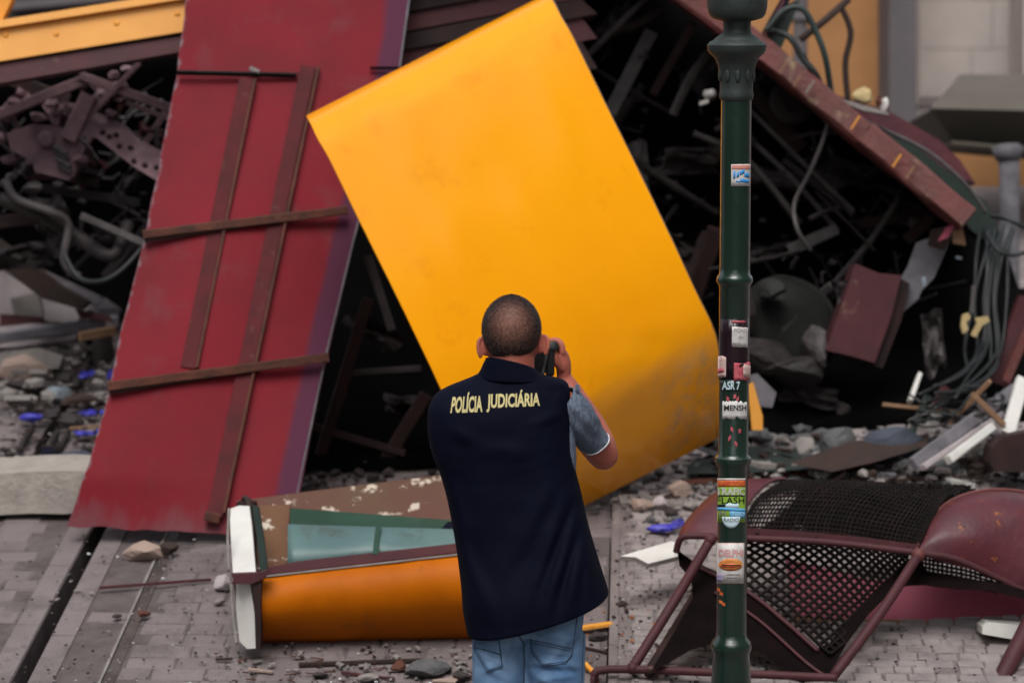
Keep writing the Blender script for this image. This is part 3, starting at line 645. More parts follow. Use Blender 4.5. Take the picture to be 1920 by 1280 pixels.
# drum, box, torn sheet
mb = MB(); ax = Vector((.25, -.85, .45)).normalized()
mb.lathe(P(1478, 612, 11.98), [(.01, .085), (.08, .082), (.14, .068), (.185, .045), (.205, .02), (.222, .022), (.226, 0), (.214, -.02), (.20, -.12), (.1, -.14)], 56, axis=ax)
for v in mb.v:
    v += Vector((noise.noise(v * 5), noise.noise(v * 5 + Vector((9, 0, 0))), noise.noise(v * 5 + Vector((0, 9, 0))))) * .035; mb.build('drum', M['tank'], W, smooth=True, sharp=50)
for k, (x, y, sx, sy, mm) in enumerate(((1420, 668, 70, 45, 'dark_metal'), (1500, 690, 70, 40, 'dark_metal'), (1450, 540, 40, 25, 'tank'), (1390, 600, 40, 60, 'dark_metal'), (1530, 640, 30, 60, 'grey_metal'))):
    mb = MB(); mb.rock(P(x, y, 11.82), (px2m(sx, 11.8), .12, px2m(sy, 11.8)), 300 + k, ax=.1 * k, cuts=3); mb.build('crushed_tank', M[mm], W)
Db = plane((1605, 495, 11.8), (1685, 515, 11.85), (1548, 655, 11.7))
slab('maroon_box', [(1604, 494), (1648, 512), (1690, 516), (1672, 590), (1640, 680), (1600, 668), (1548, 656), (1576, 580)], Db, .22, M['maroon'], W)
slab('box_flange', [(1686, 520), (1706, 532), (1690, 600), (1655, 690), (1636, 684), (1668, 600)], lambda x, y: Db(x, y) + .06, .16, M['maroon_dark'], W)
slab('torn_sheet', [(1718, 455), (1760, 440), (1780, 455), (1752, 520), (1728, 545), (1722, 560), (1688, 590), (1694, 560), (1690, 520), (1702, 500)], 11.95, .01, M['column'], W)
slab('torn_sheet', [(1745, 430), (1800, 420), (1770, 470), (1740, 460)], 11.9, .01, M['brown'], W)
slab('wood_splinter', [(1786, 432), (1806, 430), (1811, 460), (1788, 456)], 11.75, .03, M['wood'], W)
slab('wood_splinter', [(1776, 425), (1792, 420), (1778, 445), (1760, 452)], 11.74, .03, M['pink'], W)
mb = MB(); mb.box(P(1732, 528, 11.8), Vector((.008, 0, .003)), Vector((0, .01, 0)), Vector((-.002, 0, .016))); mb.build('label_tag', M['plastic_pale'], W)
mb = MB(); mb.box(P(1797, 483, 11.8), Vector((.012, 0, -.002)), Vector((0, .01, 0)), Vector((0, 0, .005))); mb.build('label_tag', M['plastic_pale'], W)
# scraped red beam and the roof edge behind it
rb = []
for k, (x1, y1, x2, y2) in enumerate(((1235, -45, 1440, 105), (1440, 105, 1620, 255), (1620, 255, 1815, 412))):
    mb = MB(); mb.bar(P(x1, y1, 11.95 - k * .08), P(x2, y2, 11.95 - (k + 1) * .08), px2m(46, 12), .16, up=-AWAY); mb.build('scraped_beam', M['beam_red'], W)
for (x, y, m_) in ((1470, 128, 'wood'), (1497, 152, 'wood'), (1605, 232, 'yellow_edge'), (1683, 303, 'yellow_edge'), (1708, 325, 'wood'), (1520, 165, 'stone')):
    mb = MB(); q = P(x, y, 11.82 - (x - 1235) / 580 * .22); mb.bar(q + Vector((-.02, 0, -.022)), q + Vector((.014, 0, .03)), .008, .012); mb.build('paint_mark', M[m_], W)
mb = MB(); mb.rock(P(1795, 400, 11.7), (.05, .05, .04), 5, cuts=3); mb.build('beam_end', M['column'], W)
slab('roof_edge', [(1560, 176), (1600, 188), (1660, 205), (1760, 262), (1800, 300), (1830, 345), (1790, 330), (1700, 262), (1620, 222)], 12.4, .2, M['maroon_gloss'], W)
slab('roof_edge', [(1600, 215), (1700, 262), (1790, 330), (1850, 380), (1880, 450), (1870, 470), (1820, 430), (1740, 350), (1650, 270)], 12.3, .15, M['green_paint'], W)
wtube('gutter_tube', 'grey_metal', [(1560, 200, 12.2), (1650, 240, 12.2), (1740, 285, 12.2), (1810, 345, 12.2), (1850, 400, 12.2)], 4)
slab('ceiling_lining', [(1566, 188), (1580, 186), (1664, 210), (1668, 216), (1620, 208)], 12.1, .05, M['stone'], W)
mb = MB(); mb.rock(P(1620, 178, 12.2), (.055, .05, .04), 21, cuts=3); mb.build('foam_lump', M['cream'], W)
mb = MB(); mb.rock(P(1657, 196, 12.15), (.022, .02, .04), 22, cuts=2); mb.build('foam_lump', M['white'], W)
mb = MB(); mb.rock(P(1648, 192, 12.12), (.012, .02, .03), 23, cuts=2); mb.build('splinter', M['rust'], W)
slab('green_cover', [(1440, 60), (1470, 10), (1500, 0), (1470, 80), (1455, 108), (1432, 100)], 12.0, .05, M['green_paint'], W)
slab('purple_strip', [(1440, 40), (1475, -20), (1492, -20), (1450, 60), (1425, 70)], 11.95, .04, M['navy_cloth'], W)
slab('purple_strip', [(1432, 62), (1468, 0), (1472, 2), (1438, 64)], 11.9, .02, M['maroon_gloss'], W)
for pts, r, mm in (([(1435, 60, 11.8), (1470, 20, 11.8), (1505, 18, 11.8), (1530, 60, 11.8), (1548, 110, 11.8), (1560, 185, 11.85)], 6, 'green_cable'),
                   ([(1445, 58, 11.85), (1480, 70, 11.8), (1505, 110, 11.8), (1530, 140, 11.8), (1545, 180, 11.85)], 6, 'cable'),
                   ([(1500, 75, 12.2), (1545, 40, 12.2), (1590, 0, 12.3)], 7, 'brown'), ([(1575, 10, 12.4), (1595, 60, 12.4), (1585, 120, 12.4), (1590, 190, 12.4)], 6, 'brown'),
                   ([(1505, 100, 11.9), (1518, 130, 11.9), (1510, 145, 11.9)], 5, 'cable')):
    wtube('loose_cable', mm, pts, r)
# red post and wiring at the right edge
wbar('door_post', 'maroon', 1930, 560, 1870, 720, 44, 12.0)
wbar('door_post', 'beam_red', 1945, 575, 1885, 715, 18, 11.88)
for k in range(9):
    x = 1826 + k * 7; j = lambda e: random.uniform(-e, e)
    wtube('hanging_wire', 'cable', [(x + 16 + j(10), 425 + j(12), 12.32), (x + 8 + j(8), 475, 12.1), (x + j(10), 560, 12.0), (x - 4 + j(14), 650, 11.9), (x - 30 + j(20), 710 + j(14), 11.7), (x - 100 + j(30), 745 + j(25), 11.4)], 3.2)
wtube('hanging_wire', 'cable', [(1860, 405, 12.1), (1890, 412, 12.0), (1925, 428, 12.0)], 4)
wtube('hanging_wire', 'cable', [(1850, 440, 12.1), (1870, 468, 12.0), (1900, 478, 12.0), (1930, 470, 12.0)], 4)
slab('connector', [(1805, 590), (1816, 586), (1820, 596), (1812, 604), (1816, 618), (1806, 626), (1802, 612)], 11.8, .03, M['cream'], W)
slab('connector', [(1828, 596), (1852, 592), (1856, 602), (1842, 610), (1830, 632), (1821, 628), (1832, 606)], 11.8, .03, M['cream'], W)
wbar('lever', 'grey_metal', 1826, 535, 1822, 585, 8, 11.8)

# ------------------------------------------------------------------ crimson leaning board
DR = plane((125, 985, 10.62), (560, 985, 10.72), (330, 0, 11.5))
red = thing('red_board', G(330, 1000), 'tall crimson boarded panel leaning on the wreck with purple right edge', 'panel')
rng = random.Random(3)
def red_edge(t):                                         # t 0 bottom .. 1 top (y -160)
    y = 985 + (-160 - 985) * t
    ls = [(985, 125), (880, 163), (740, 203), (640, 222), (450, 270), (300, 300), (130, 333), (0, 348), (-160, 372)]
    rs = [(1000, 545), (915, 560), (800, 583), (680, 609), (450, 664), (200, 730), (130, 750), (0, 768), (-160, 795)]
    def f(tab):
        for (ya, xa), (yb, xb) in zip(tab, tab[1:]):
            if y <= ya and y >= yb: return xa + (xb - xa) * (ya - y) / (ya - yb)
        return tab[0][1] if y > tab[0][0] else tab[-1][1]
    return f(ls) + 3 * noise.noise(Vector((t * 20, 0, 0))) + 5 * max(0, noise.noise(Vector((t * 90, 3, 0)))) * (1 if t < .9 else 0), f(rs), y
rows = []
for i in range(91):
    t_ = i / 90; l, r, y = red_edge(t_); row = []
    for j in range(41):
        s_ = j / 40; x = l + (r - l) * s_
        yy = y + (22 * s_ if t_ < .02 else 22 * s_ * max(0, 1 - t_ * 2)) + (6 * noise.noise(Vector((s_ * 9, 1, 0))) if i == 0 else 0)
        bow = .018 * math.sin(s_ * math.pi) + .03 * noise.noise(Vector((s_ * 1.5, t_ * 2.5, 4))) - (.05 * max(0, .08 - t_) / .08 * (1 - s_))
        row.append(P(x, yy, DR(x, yy) - bow))
    rows.append(row)
mb = MB(); mb.grid(rows, AWAY * .014); mb.build('board_sheet', M['red'], red, smooth=True, sharp=50)
def onred(x, y, off=0): return P(x, y, DR(x, y) - .035 - off)
def redstrip(name, m, x1, y1, x2, y2, wpx, hgt, off=0.0):
    w = px2m(wpx, 11); mb = MB(); nrm = -AWAY
    a = onred(x1, y1, off + hgt / 2 - .01); b = onred(x2, y2, off + hgt / 2 - .01); mb.bar(a, b, w, hgt, up=nrm); return mb.build(name, M[m], red)
redstrip('upright_strip', 'red_strip', 462, 148, 352, 690, 27, .012)
redstrip('upright_strip', 'red_strip', 578, 125, 402, 968, 29, .012)
redstrip('strip_edge', 'rust', 478, 150, 369, 690, 5, .026)
redstrip('strip_edge', 'rust', 597, 128, 420, 962, 5, .026)
for (x1, y1, x2, y2) in ((268, 440, 652, 394), (202, 724, 616, 670)):
    o = redstrip('cross_batten', 'rust', x1, y1, x2, y2, 17, .03, .012)
    redstrip('batten_foot', 'brown', x1 + 3, y1 + 11, x2 - 40, y2 + 8, 8, .018, .004)
redstrip('seam', 'void', 332, 138, 556, 143, 6, .012, .004); redstrip('seam_lip', 'stone_dark', 332, 133, 560, 138, 3, .014, .006)
redstrip('seam', 'void', 694, 128, 752, 128, 6, .012, .004); redstrip('seam_lip', 'stone', 468, 128, 486, 135, 8, .014, .008)
redstrip('strip_end', 'rust', 384, 966, 412, 972, 16, .03)
# aluminium edge along the right side
mb = MB(); mb.tube([P(x - 1, y, DR(x, y) - .015) for x, y in ((545, 1000), (560, 915), (609, 680), (664, 450), (750, 130), (768, 0), (795, -160))], .004, 6, smooth=False); mb.build('metal_edge', M['column'], red)

# ------------------------------------------------------------------ big yellow sheet
yel = thing('yellow_roof_sheet', P(1000, 1000, 10.6), 'large curved deep yellow metal sheet standing tilted behind the man', 'metal sheet')
Rr = [(1029, -13, 11.27), (1033, -6, 11.19), (1040, 7, 11.13), (1052, 32, 11.085), (1075, 72, 11.055), (1130, 185, 11.00), (1197, 320, 10.945), (1262, 455, 10.915), (1305, 548, 10.925), (1333, 605, 10.955), (1346, 648, 10.995), (1350, 700, 11.065), (1350, 762, 11.17), (1344, 822, 11.32)]
off = (-455, 230); dd = -.62
Lf = []
for i, (x, y, d) in enumerate(Rr):
    k = i / (len(Rr) - 1)
    Lf.append((x + off[0], y + off[1], d + dd))

def cr(pts, n):
    out = []
    for i in range(len(pts) - 1):
        p0 = Vector(pts[max(i - 1, 0)]); p1 = Vector(pts[i]); p2 = Vector(pts[i + 1]); p3 = Vector(pts[min(i + 2, len(pts) - 1)])
        for k in range(n):
            t = k / n; out.append(.5 * ((2 * p1) + (p2 - p0) * t + (2 * p0 - 5 * p1 + 4 * p2 - p3) * t * t + (3 * p1 - p0 - 3 * p2 + p3) * t ** 3))
    out.append(Vector(pts[-1])); return out
rc, lc = cr(Rr, 6), cr(Lf, 6)
rows = []
for i, (a, b) in enumerate(zip(lc, rc)):
    row = []
    for j in range(49):
        s_ = j / 48; pa, pb = P(*a), P(*b); q = pa.lerp(pb, s_)
        w = .012 * noise.noise(Vector((s_ * 3, i * .06, 1))) + .004 * noise.noise(Vector((s_ * 9, i * .2, 5)))
        for (du, dv, rad, am) in ((.55, 40, .10, .010), (.72, 52, .08, -.008), (.35, 58, .07, .008), (.88, 66, .08, .012), (.62, 66, .10, -.010), (.80, 30, .06, .005)): w += am * math.exp(-(((s_ - du) / rad) ** 2 + ((i - dv) / (rad * 70)) ** 2))
        edge = min(1, 6 * min(s_, 1 - s_)); q = q - AWAY * (w * edge)
        if j in (0, 48): q = q + Vector((0, 0, .002 * noise.noise(Vector((i * .7, j, 0)))))
        row.append(q)
    rows.append(row)
tv = []
for i in range(len(rows)):
    tr = []
    for j in range(49):
        du = rows[i][min(j + 1, 48)] - rows[i][max(j - 1, 0)]; dv = rows[min(i + 1, len(rows) - 1)][j] - rows[max(i - 1, 0)][j]
        nn = du.cross(dv).normalized()
        if nn.y < 0 and nn.dot(AWAY) < -.02: nn = -nn
        elif nn.z > 0 and nn.dot(AWAY) < .3: nn = -nn
        tr.append(nn * .006)
    tv.append(tr)
for i in range(len(rows)):                                # one side throughout
    for j in range(49):
        if tv[i][j].dot(tv[len(rows) // 2][j]) < -.2 * .006 * .006 and i > 12: tv[i][j] = -tv[i][j]
mb = MB(); mb.grid(rows, tv); mb.build('sheet', M['yellow'], yel, smooth=True, sharp=60)
mb = MB(); mb.tube([rows[i][48] + AWAY * .004 for i in range(0, len(rows), 3)], .004, 6, smooth=False); mb.build('dark_edge_seal', M['grey_metal'], yel)
for (x, y) in ((1265, 640), (1248, 735), (1230, 770)):
    pass

# ------------------------------------------------------------------ overturned orange cab piece
cab = thing('orange_cab_section', G(660, 1215), 'overturned orange cab section with white end and green inside lying on setts', 'cab section')
# outer front skin: curved, from the rim down and rolling under
XR = 935
def frow(y0, y1, d, n=60):
    r = []
    for j in range(n):
        s_ = j / (n - 1); x = 486 + (XR - 486) * s_; r.append(P(x, y0 + (y1 - y0) * s_, d + .05 * s_))
    return r
rows = [frow(1080, 1029, 9.775), frow(1090, 1040, 9.74), frow(1108, 1062, 9.715), frow(1130, 1095, 9.705), frow(1155, 1130, 9.725), frow(1178, 1160, 9.77), frow(1196, 1186, 9.84), frow(1207, 1204, 9.93), frow(1211, 1212, 10.05)]
mb = MB(); rows = [[q - AWAY * (.010 * noise.noise(q * 6) + .004 * noise.noise(q * 17)) for q in r] for r in rows]; mb.grid(rows, AWAY * .012); mb.build('orange_skin', M['orange'], cab, smooth=True, sharp=60)
# maroon rim along the top of the front skin
mb = MB()
mb.prism([P(484, 1078, 9.775), P(XR, 1026, 9.825), P(XR, 1010, 9.99), P(560, 1052, 9.95), P(484, 1068, 9.85)], Vector((0, 0, -.012))); mb.build('rim_board', M['maroon'], cab)
mb = MB(); mb.bar(P(484, 1082, 9.76), P(XR, 1031, 9.81), .006, .012); mb.build('rim_trim', M['stone'], cab)
# far wall with peeled boards, green sheet and turquoise panel
DB = plane((450, 940, 10.45), (930, 885, 10.5), (500, 1075, 10.15))
slab('back_board', [(446, 941), (600, 921), (830, 893), (945, 880), (945, 1000), (500, 1080), (470, 1060)], DB, .03, M['maroon_peel'], cab)
slab('peeled_board', [(484, 950), (545, 948), (540, 1062), (505, 1075), (494, 1010)], lambda x, y: DB(x, y) - .02, .016, M['brown_peel'], cab)
rows = [[P(x, 954 + (x - 545) * .075, DB(x, 960) - .05) for x in range(545, 946, 20)], [P(x, 976 + (x - 545) * .05, DB(x, 990) - .075) for x in range(545, 946, 20)], [P(x, 986 + (x - 545) * .04, DB(x, 1000) - .12) for x in range(545, 946, 20)]]
mb = MB(); mb.grid(rows, AWAY * .01); mb.build('green_panel', M['green_in'], cab, smooth=True, sharp=60)
rows = [[P(x, 984 + (x - 545) * .03, DB(x, 1000) - .125 + .02 * math.sin(x * .03)) for x in range(541, 946, 12)], [P(x, 1025 - (x - 545) * .02, DB(x, 1020) - .20 + .03 * math.sin(x * .025)) for x in range(541, 946, 12)], [P(x, 1066 - (x - 545) * .09, 9.99) for x in range(541, 946, 12)]]
mb = MB(); mb.grid(rows, AWAY * .01); mb.build('turquoise_lining', M['teal'], cab, smooth=True)
mb = MB(); mb.bar(P(709, 992, 10.14), P(703, 1046, 9.93), .018, .03); mb.build('lining_rib', M['green_in'], cab)
# white end
slab('white_upper_panel', [(434, 956), (450, 950), (470, 951), (475, 990), (482, 1074), (466, 1078), (440, 1074), (436, 1010)], plane((434, 956, 10.05), (476, 951, 10.05), (490, 1074, 9.72)), .03, M['white'], cab)
slab('green_corner_strip', [(475, 948), (487, 952), (497, 1010), (504, 1074), (491, 1077), (483, 1000)], plane((475, 948, 10.1), (487, 952, 10.1), (504, 1074, 9.76)), .03, M['green_paint'], cab)
slab('white_lower_panel', [(446, 1092), (472, 1094), (480, 1150), (482, 1213), (466, 1214), (452, 1200), (446, 1140)], plane((442, 1092, 9.74), (476, 1094, 9.70), (484, 1215, 9.70)), .05, M['white'], cab)
slab('maroon_corner_post', [(474, 1080), (492, 1080), (491, 1216), (482, 1217), (480, 1150)], 9.67, .08, M['maroon_dark'], cab)
slab('hinge_block', [(436, 1076), (486, 1074), (508, 1068), (500, 1082), (476, 1094), (436, 1094), (442, 1086)], 9.66, .06, M['maroon'], cab)
for (x1, y1, x2, y2) in ((433, 955, 432, 1070), (437, 1094, 447, 1205)):
    mb = MB(); mb.tube([P(x1, y1, 9.85), P((x1 + x2) / 2 - 2, (y1 + y2) / 2, 9.8), P(x2, y2, 9.75)], .0055, 8); mb.build('chrome_edge', M['stone'], cab, smooth=True)
mb = MB(); mb.tube([P(460, 936, 10.2), P(468, 942, 10.15), P(474, 1000, 10.0)], .010, 8); mb.build('top_corner_tube', M['brown'], cab, smooth=True)
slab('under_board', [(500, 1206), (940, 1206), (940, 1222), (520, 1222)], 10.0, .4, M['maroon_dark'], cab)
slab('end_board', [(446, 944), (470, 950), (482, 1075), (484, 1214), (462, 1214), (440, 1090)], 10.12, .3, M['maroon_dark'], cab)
t = thing('dark_cloth', P(840, 1030, 10.0), 'black cloth bundle hanging into the orange section beside the man', 'cloth')
rows = []
for i in range(8):
    k = i / 7; rows.append([P(770 + (1 - k) * 95 * (1 - j / 11) * 0 + j * 16 - (0 if k > .9 else 0) + (1 - k) * 70 * (1 - j / 11), 978 + 68 * k - j * 0.3, 10.02 - .1 * k + .02 * math.sin(j * 1.3)) for j in range(12)])
mb = MB(); mb.grid(rows, AWAY * .02); mb.build('fabric', M['navy_cloth'], t, smooth=True)

cab.location += (C0_ - P(660, 1100, 9.8)).normalized() * .14
# ------------------------------------------------------------------ maroon hood with torn wire mesh
bk = thing('mesh_hood', G(1560, 1262), 'bent maroon metal hood with torn wire mesh on tube legs behind the lamp post', 'metal hood')
def lin(tab, k):
    """point along a list of (px, py, d) by arc parameter 0..1, smooth"""
    n = len(tab) - 1; u = min(max(k, 0), 1) * n; i = min(int(u), n - 1); t = u - i
    p0 = Vector(tab[max(i - 1, 0)]); p1 = Vector(tab[i]); p2 = Vector(tab[i + 1]); p3 = Vector(tab[min(i + 2, n)])
    return .5 * ((2 * p1) + (p2 - p0) * t + (2 * p0 - 5 * p1 + 4 * p2 - p3) * t * t + (3 * p1 - p0 - 3 * p2 + p3) * t ** 3)
def patch(curves, nu, nv):
    """surface through several smooth curves, all in (px, py, d)"""
    rows = []
    for i in range(nv + 1):
        k = i / nv; row = []
        for j in range(nu + 1):
            col = [tuple(lin(c, j / nu)) for c in curves]
            q = lin(col, k) if len(col) > 2 else Vector(col[0]).lerp(Vector(col[1]), k)
            row.append(P(*q))
        rows.append(row)
    return rows
# left curved plate
c0 = [(1266, 1042, 9.66), (1272, 1018, 9.64), (1292, 1004, 9.62), (1340, 1001, 9.62), (1384, 1000, 9.62)]
c1 = [(1266, 1028, 9.72), (1280, 985, 9.72), (1310, 958, 9.72), (1360, 940, 9.72), (1398, 945, 9.72)]
c2 = [(1270, 1012, 9.86), (1300, 960, 9.86), (1335, 928, 9.86), (1380, 904, 9.86), (1440, 902, 9.86)]
c3 = [(1276, 1010, 10.02), (1308, 952, 10.0), (1345, 920, 9.98), (1395, 899, 9.98), (1472, 897, 9.98)]
rows = [[q - AWAY * (.008 * noise.noise(q * 8)) for q in r] for r in patch([c0, c1, c2, c3], 24, 16)]
mb = MB(); mb.grid(rows, AWAY * .005); mb.build('left_plate', M['maroon_gloss'], bk, smooth=True, sharp=50)
# right curved plate
c0 = [(1722, 1040, 9.62), (1765, 1052, 9.62), (1830, 1070, 9.64), (1900, 1100, 9.66), (1990, 1150, 9.68)]
c1 = [(1718, 1028, 9.63), (1768, 1002, 9.63), (1845, 1008, 9.64), (1920, 1034, 9.66), (2010, 1070, 9.68)]
c2 = [(1722, 1018, 9.66), (1768, 958, 9.72), (1840, 938, 9.74), (1925, 945, 9.76), (2020, 990, 9.78)]
c3 = [(1728, 1008, 9.70), (1772, 945, 9.88), (1840, 921, 9.92), (1925, 924, 9.94), (2030, 962, 9.96)]
rows = [[q - AWAY * (.012 * noise.noise(q * 7)) for q in r] for r in patch([c0, c1, c2, c3], 30, 18)]
mb = MB(); mb.grid(rows, AWAY * .005); mb.build('right_plate', M['maroon_gloss'], bk, smooth=True, sharp=50)
# front rail: flat bar, tube below, plate edging
def ptube(name, m, pts, rpx, n=10, parent=bk):
    mb = MB(); mb.tube([P(*p) for p in pts], px2m(rpx, pts[0][2]), n); return mb.build(name, M[m], parent, smooth=True)
mb = MB(); rows = [[P(1384 + (1722 - 1384) * j / 20, 988 + 32 * (j / 20) + a - 4 * math.sin(j / 20 * 3.14), 9.61) for j in range(21)] for a in (0, 16)]
mb.grid(rows, AWAY * .006); fb = mb.build('flat_bar', M['maroon'], bk)
for x in (1420, 1530, 1645, 1700):
    mb = MB(); k = (x - 1384) / 338; mb.lathe(P(x, 997 + 32 * k - 4 * math.sin(k * 3.14), 9.605), [(.006, 0), (.006, .003), (.002, .005)], 10, axis=-AWAY); mb.build('rivet', M['maroon_dark'], fb, smooth=True)
ptube('rail_tube', 'maroon', [(1268, 1034, 9.62), (1276, 1010, 9.60), (1300, 1004, 9.59), (1384, 1008, 9.59), (1550, 1016, 9.59), (1722, 1036, 9.59), (1790, 1047, 9.60), (1860, 1078, 9.62), (1925, 1112, 9.64), (1990, 1158, 9.66)], 6.5)
ptube('plate_rim', 'beam_red', [(1717, 1034, 9.60), (1728, 1008, 9.66), (1772, 946, 9.87), (1840, 920, 9.91), (1925, 923, 9.93), (2030, 961, 9.95)], 3.5)
ptube('plate_rim', 'maroon_gloss', [(1384, 1000, 9.61), (1400, 945, 9.70), (1440, 904, 9.84), (1472, 897, 9.96)], 4)
# legs
for nm, p in (('leg', [(1332, 1012, 9.58), (1262, 1130, 9.52), (1184, 1254, 9.39)]), ('leg', [(1722, 1040, 9.58), (1650, 1150, 9.42), (1562, 1268, 9.29)])):
    ptube(nm, 'maroon', p, 9.5)
ptube('leg', 'maroon_dark', [(1316, 1098, 9.72), (1266, 1180, 9.56), (1216, 1262, 9.36)], 10)
ptube('leg', 'maroon', [(1962, 1110, 9.62), (1915, 1200, 9.5), (1868, 1292, 9.40)], 17)
ptube('base_tube', 'maroon', [(1112, 1266, 9.38), (1126, 1256, 9.38), (1180, 1254, 9.38), (1340, 1260, 9.32), (1480, 1266, 9.29), (1570, 1270, 9.28)], 8)
ptube('foot_tube', 'maroon', [(1118, 1258, 9.44), (1114, 1275, 9.42), (1118, 1300, 9.4)], 8)
mb = MB(); mb.ball(P(1722, 1040, 9.58), .024, 14, 10); mb.build('weld_joint', M['beam_red'], bk, smooth=True)
mb = MB(); mb.ball(P(1332, 1012, 9.58), .021, 14, 10); mb.build('weld_joint', M['maroon'], bk, smooth=True)
mb = MB(); mb.ball(P(1186, 1252, 9.38), .021, 14, 10); mb.build('weld_joint', M['maroon'], bk, smooth=True)
# woven mesh: wires following surfaces
def wires(curves, nu, nv, r, dirs='uv', keep=None, skew=0, hang=0.0, seed=1, sub=3):
    rr = random.Random(seed); mb = MB(); res = {}
    def pt(u, v):
        key = (round(u, 4), round(v, 4))
        if key not in res:
            col = [tuple(lin(c, u)) for c in curves]
            q = lin(col, v) if len(col) > 2 else Vector(col[0]).lerp(Vector(col[1]), v)
            res[key] = q
        return res[key]
    def run(pts):
        cur = []
        for (u, v) in pts:
            ok = 0 <= u <= 1 and 0 <= v <= 1
            if ok:
                q = pt(u, v)
                if keep and not keep(q.x, q.y): ok = False
            if ok: cur.append(P(*q) + Vector((rr.uniform(-1, 1), rr.uniform(-1, 1), rr.uniform(-1, 1))) * r * .2)
            else:
                if len(cur) > 1: mb.tube(cur, r, 4, smooth=False)
                cur = []
        if len(cur) > 1: mb.tube(cur, r, 4, smooth=False)
    if dirs == 'uv':
        for i in range(nv + 1): run([(j / (nu * sub), i / nv) for j in range(nu * sub + 1)])
        for j in range(nu + 1): run([(j / nu, i / (nv * sub)) for i in range(nv * sub + 1)])
    else:
        A = nu / nv
        for s_ in (1, -1):
            k = -nv
            while k <= nu + nv:
                run([((k + s_ * (i / sub)) / nu, (i / sub) / nv) for i in range(nv * sub + 1)]); k += 1
    return mb
top = [[(1386, 1000, 9.615), (1550, 1003, 9.615), (1720, 1030, 9.615)], [(1402, 962, 9.66), (1560, 966, 9.66), (1735, 996, 9.66)],
       [(1430, 925, 9.78), (1590, 926, 9.78), (1752, 966, 9.78)], [(1475, 901, 9.96), (1630, 906, 9.96), (1775, 930, 9.94)], [(1500, 904, 10.1), (1640, 904, 10.1), (1820, 912, 10.1)]]
mb = wires(top, 46, 20, px2m(1.9, 9.7)); mb.build('top_mesh', M['mesh_wire'], bk)
# second layer inside, the far side of the hood seen through the top mesh
inner = [[(1400, 1010, 9.9), (1550, 1012, 9.9), (1720, 1040, 9.9)], [(1480, 950, 10.05), (1600, 950, 10.05), (1770, 980, 10.05)], [(1500, 908, 10.12), (1640, 909, 10.12), (1830, 916, 10.12)]]
mb = wires(inner, 40, 18, px2m(1.5, 9.9), dirs='x', seed=4); mb.build('inner_mesh', M['mesh_wire'], bk)
mb = MB(); mb.grid(patch([[(1530, 1012, 10.0), (1620, 1015, 10.0), (1722, 1040, 10.0)], [(1500, 970, 10.1), (1620, 962, 10.1), (1762, 985, 10.1)], [(1560, 915, 10.16), (1660, 911, 10.16), (1790, 925, 10.16)]], 12, 8), AWAY * .01); mb.build('inner_plate', M['maroon_dark'], bk, smooth=True)
# hanging diamond mesh
def inlow(x, y):
    if y < 1008 or x < 1345: return False
    # left-lower border and right border of the opening
    a = y < 1088 + (x - 1372) * .80
    b = x < 1706 - (max(0, y - 1052)) * .80
    return a and b
low = [[(1340, 1010, 9.66), (1500, 1014, 9.70), (1640, 1028, 9.72), (1730, 1046, 9.66)], [(1340, 1120, 9.58), (1500, 1124, 9.60), (1640, 1138, 9.60), (1730, 1156, 9.56)], [(1340, 1235, 9.36), (1500, 1238, 9.37), (1640, 1252, 9.36), (1730, 1270, 9.35)]]
mb = wires(low, 23, 14, px2m(3.2, 9.7), dirs='x', keep=inlow, sub=2); mb.build('hanging_mesh', M['mesh_wire'], bk)
def inr(x, y): return x > 1728 and y > 1038 + (x - 1728) * .12 and y > 1036 + (x - 1728) * .35 and y < 1088 + (x - 1728) * .16
lowr = [[(1720, 1030, 9.75), (1820, 1050, 9.78), (1940, 1100, 9.78)], [(1720, 1100, 9.8), (1820, 1115, 9.8), (1940, 1130, 9.8)]]
mb = wires(lowr, 26, 9, px2m(2.1, 9.7), dirs='uv', keep=lambda x, y: y < 1096 + (x - 1728) * .10, sub=2); mb.build('hanging_mesh', M['mesh_wire'], bk)
# dark bands bordering the hanging mesh
band = [(1270, 1030), (1300, 1052), (1345, 1072), (1400, 1104), (1470, 1160), (1532, 1216), (1556, 1206), (1600, 1150), (1650, 1098), (1700, 1052), (1724, 1046), (1740, 1072), (1800, 1082), (1880, 1094), (1930, 1108), (1930, 1124), (1850, 1106), (1790, 1104), (1740, 1096), (1700, 1098), (1668, 1112), (1630, 1150), (1588, 1205), (1562, 1250), (1548, 1272), (1500, 1272), (1470, 1250), (1430, 1226), (1385, 1206), (1340, 1205), (1295, 1218), (1240, 1250), (1222, 1258), (1262, 1190), (1300, 1120), (1296, 1086), (1274, 1060)]
DBk = lambda x, y: 9.78 - .06 * abs(x - 1550) / 300 - (y - 1030) / 240 * .43
mb = MB(); mb.prism(outline(band, DBk), AWAY * .02); mb.build('border_band', M['soot'], bk)
mb = MB(); mb.tube([P(x, y, DBk(x, y) - .012) for x, y in ((1296, 1056), (1400, 1108), (1470, 1163), (1534, 1220))], .008, 8); mb.build('band_rib', M['maroon'], bk, smooth=True)
mb = MB(); mb.tube([P(x, y, DBk(x, y) - .012) for x, y in ((1340, 1110), (1420, 1160), (1510, 1240), (1545, 1265))], .006, 8); mb.build('band_rib', M['maroon'], bk, smooth=True)
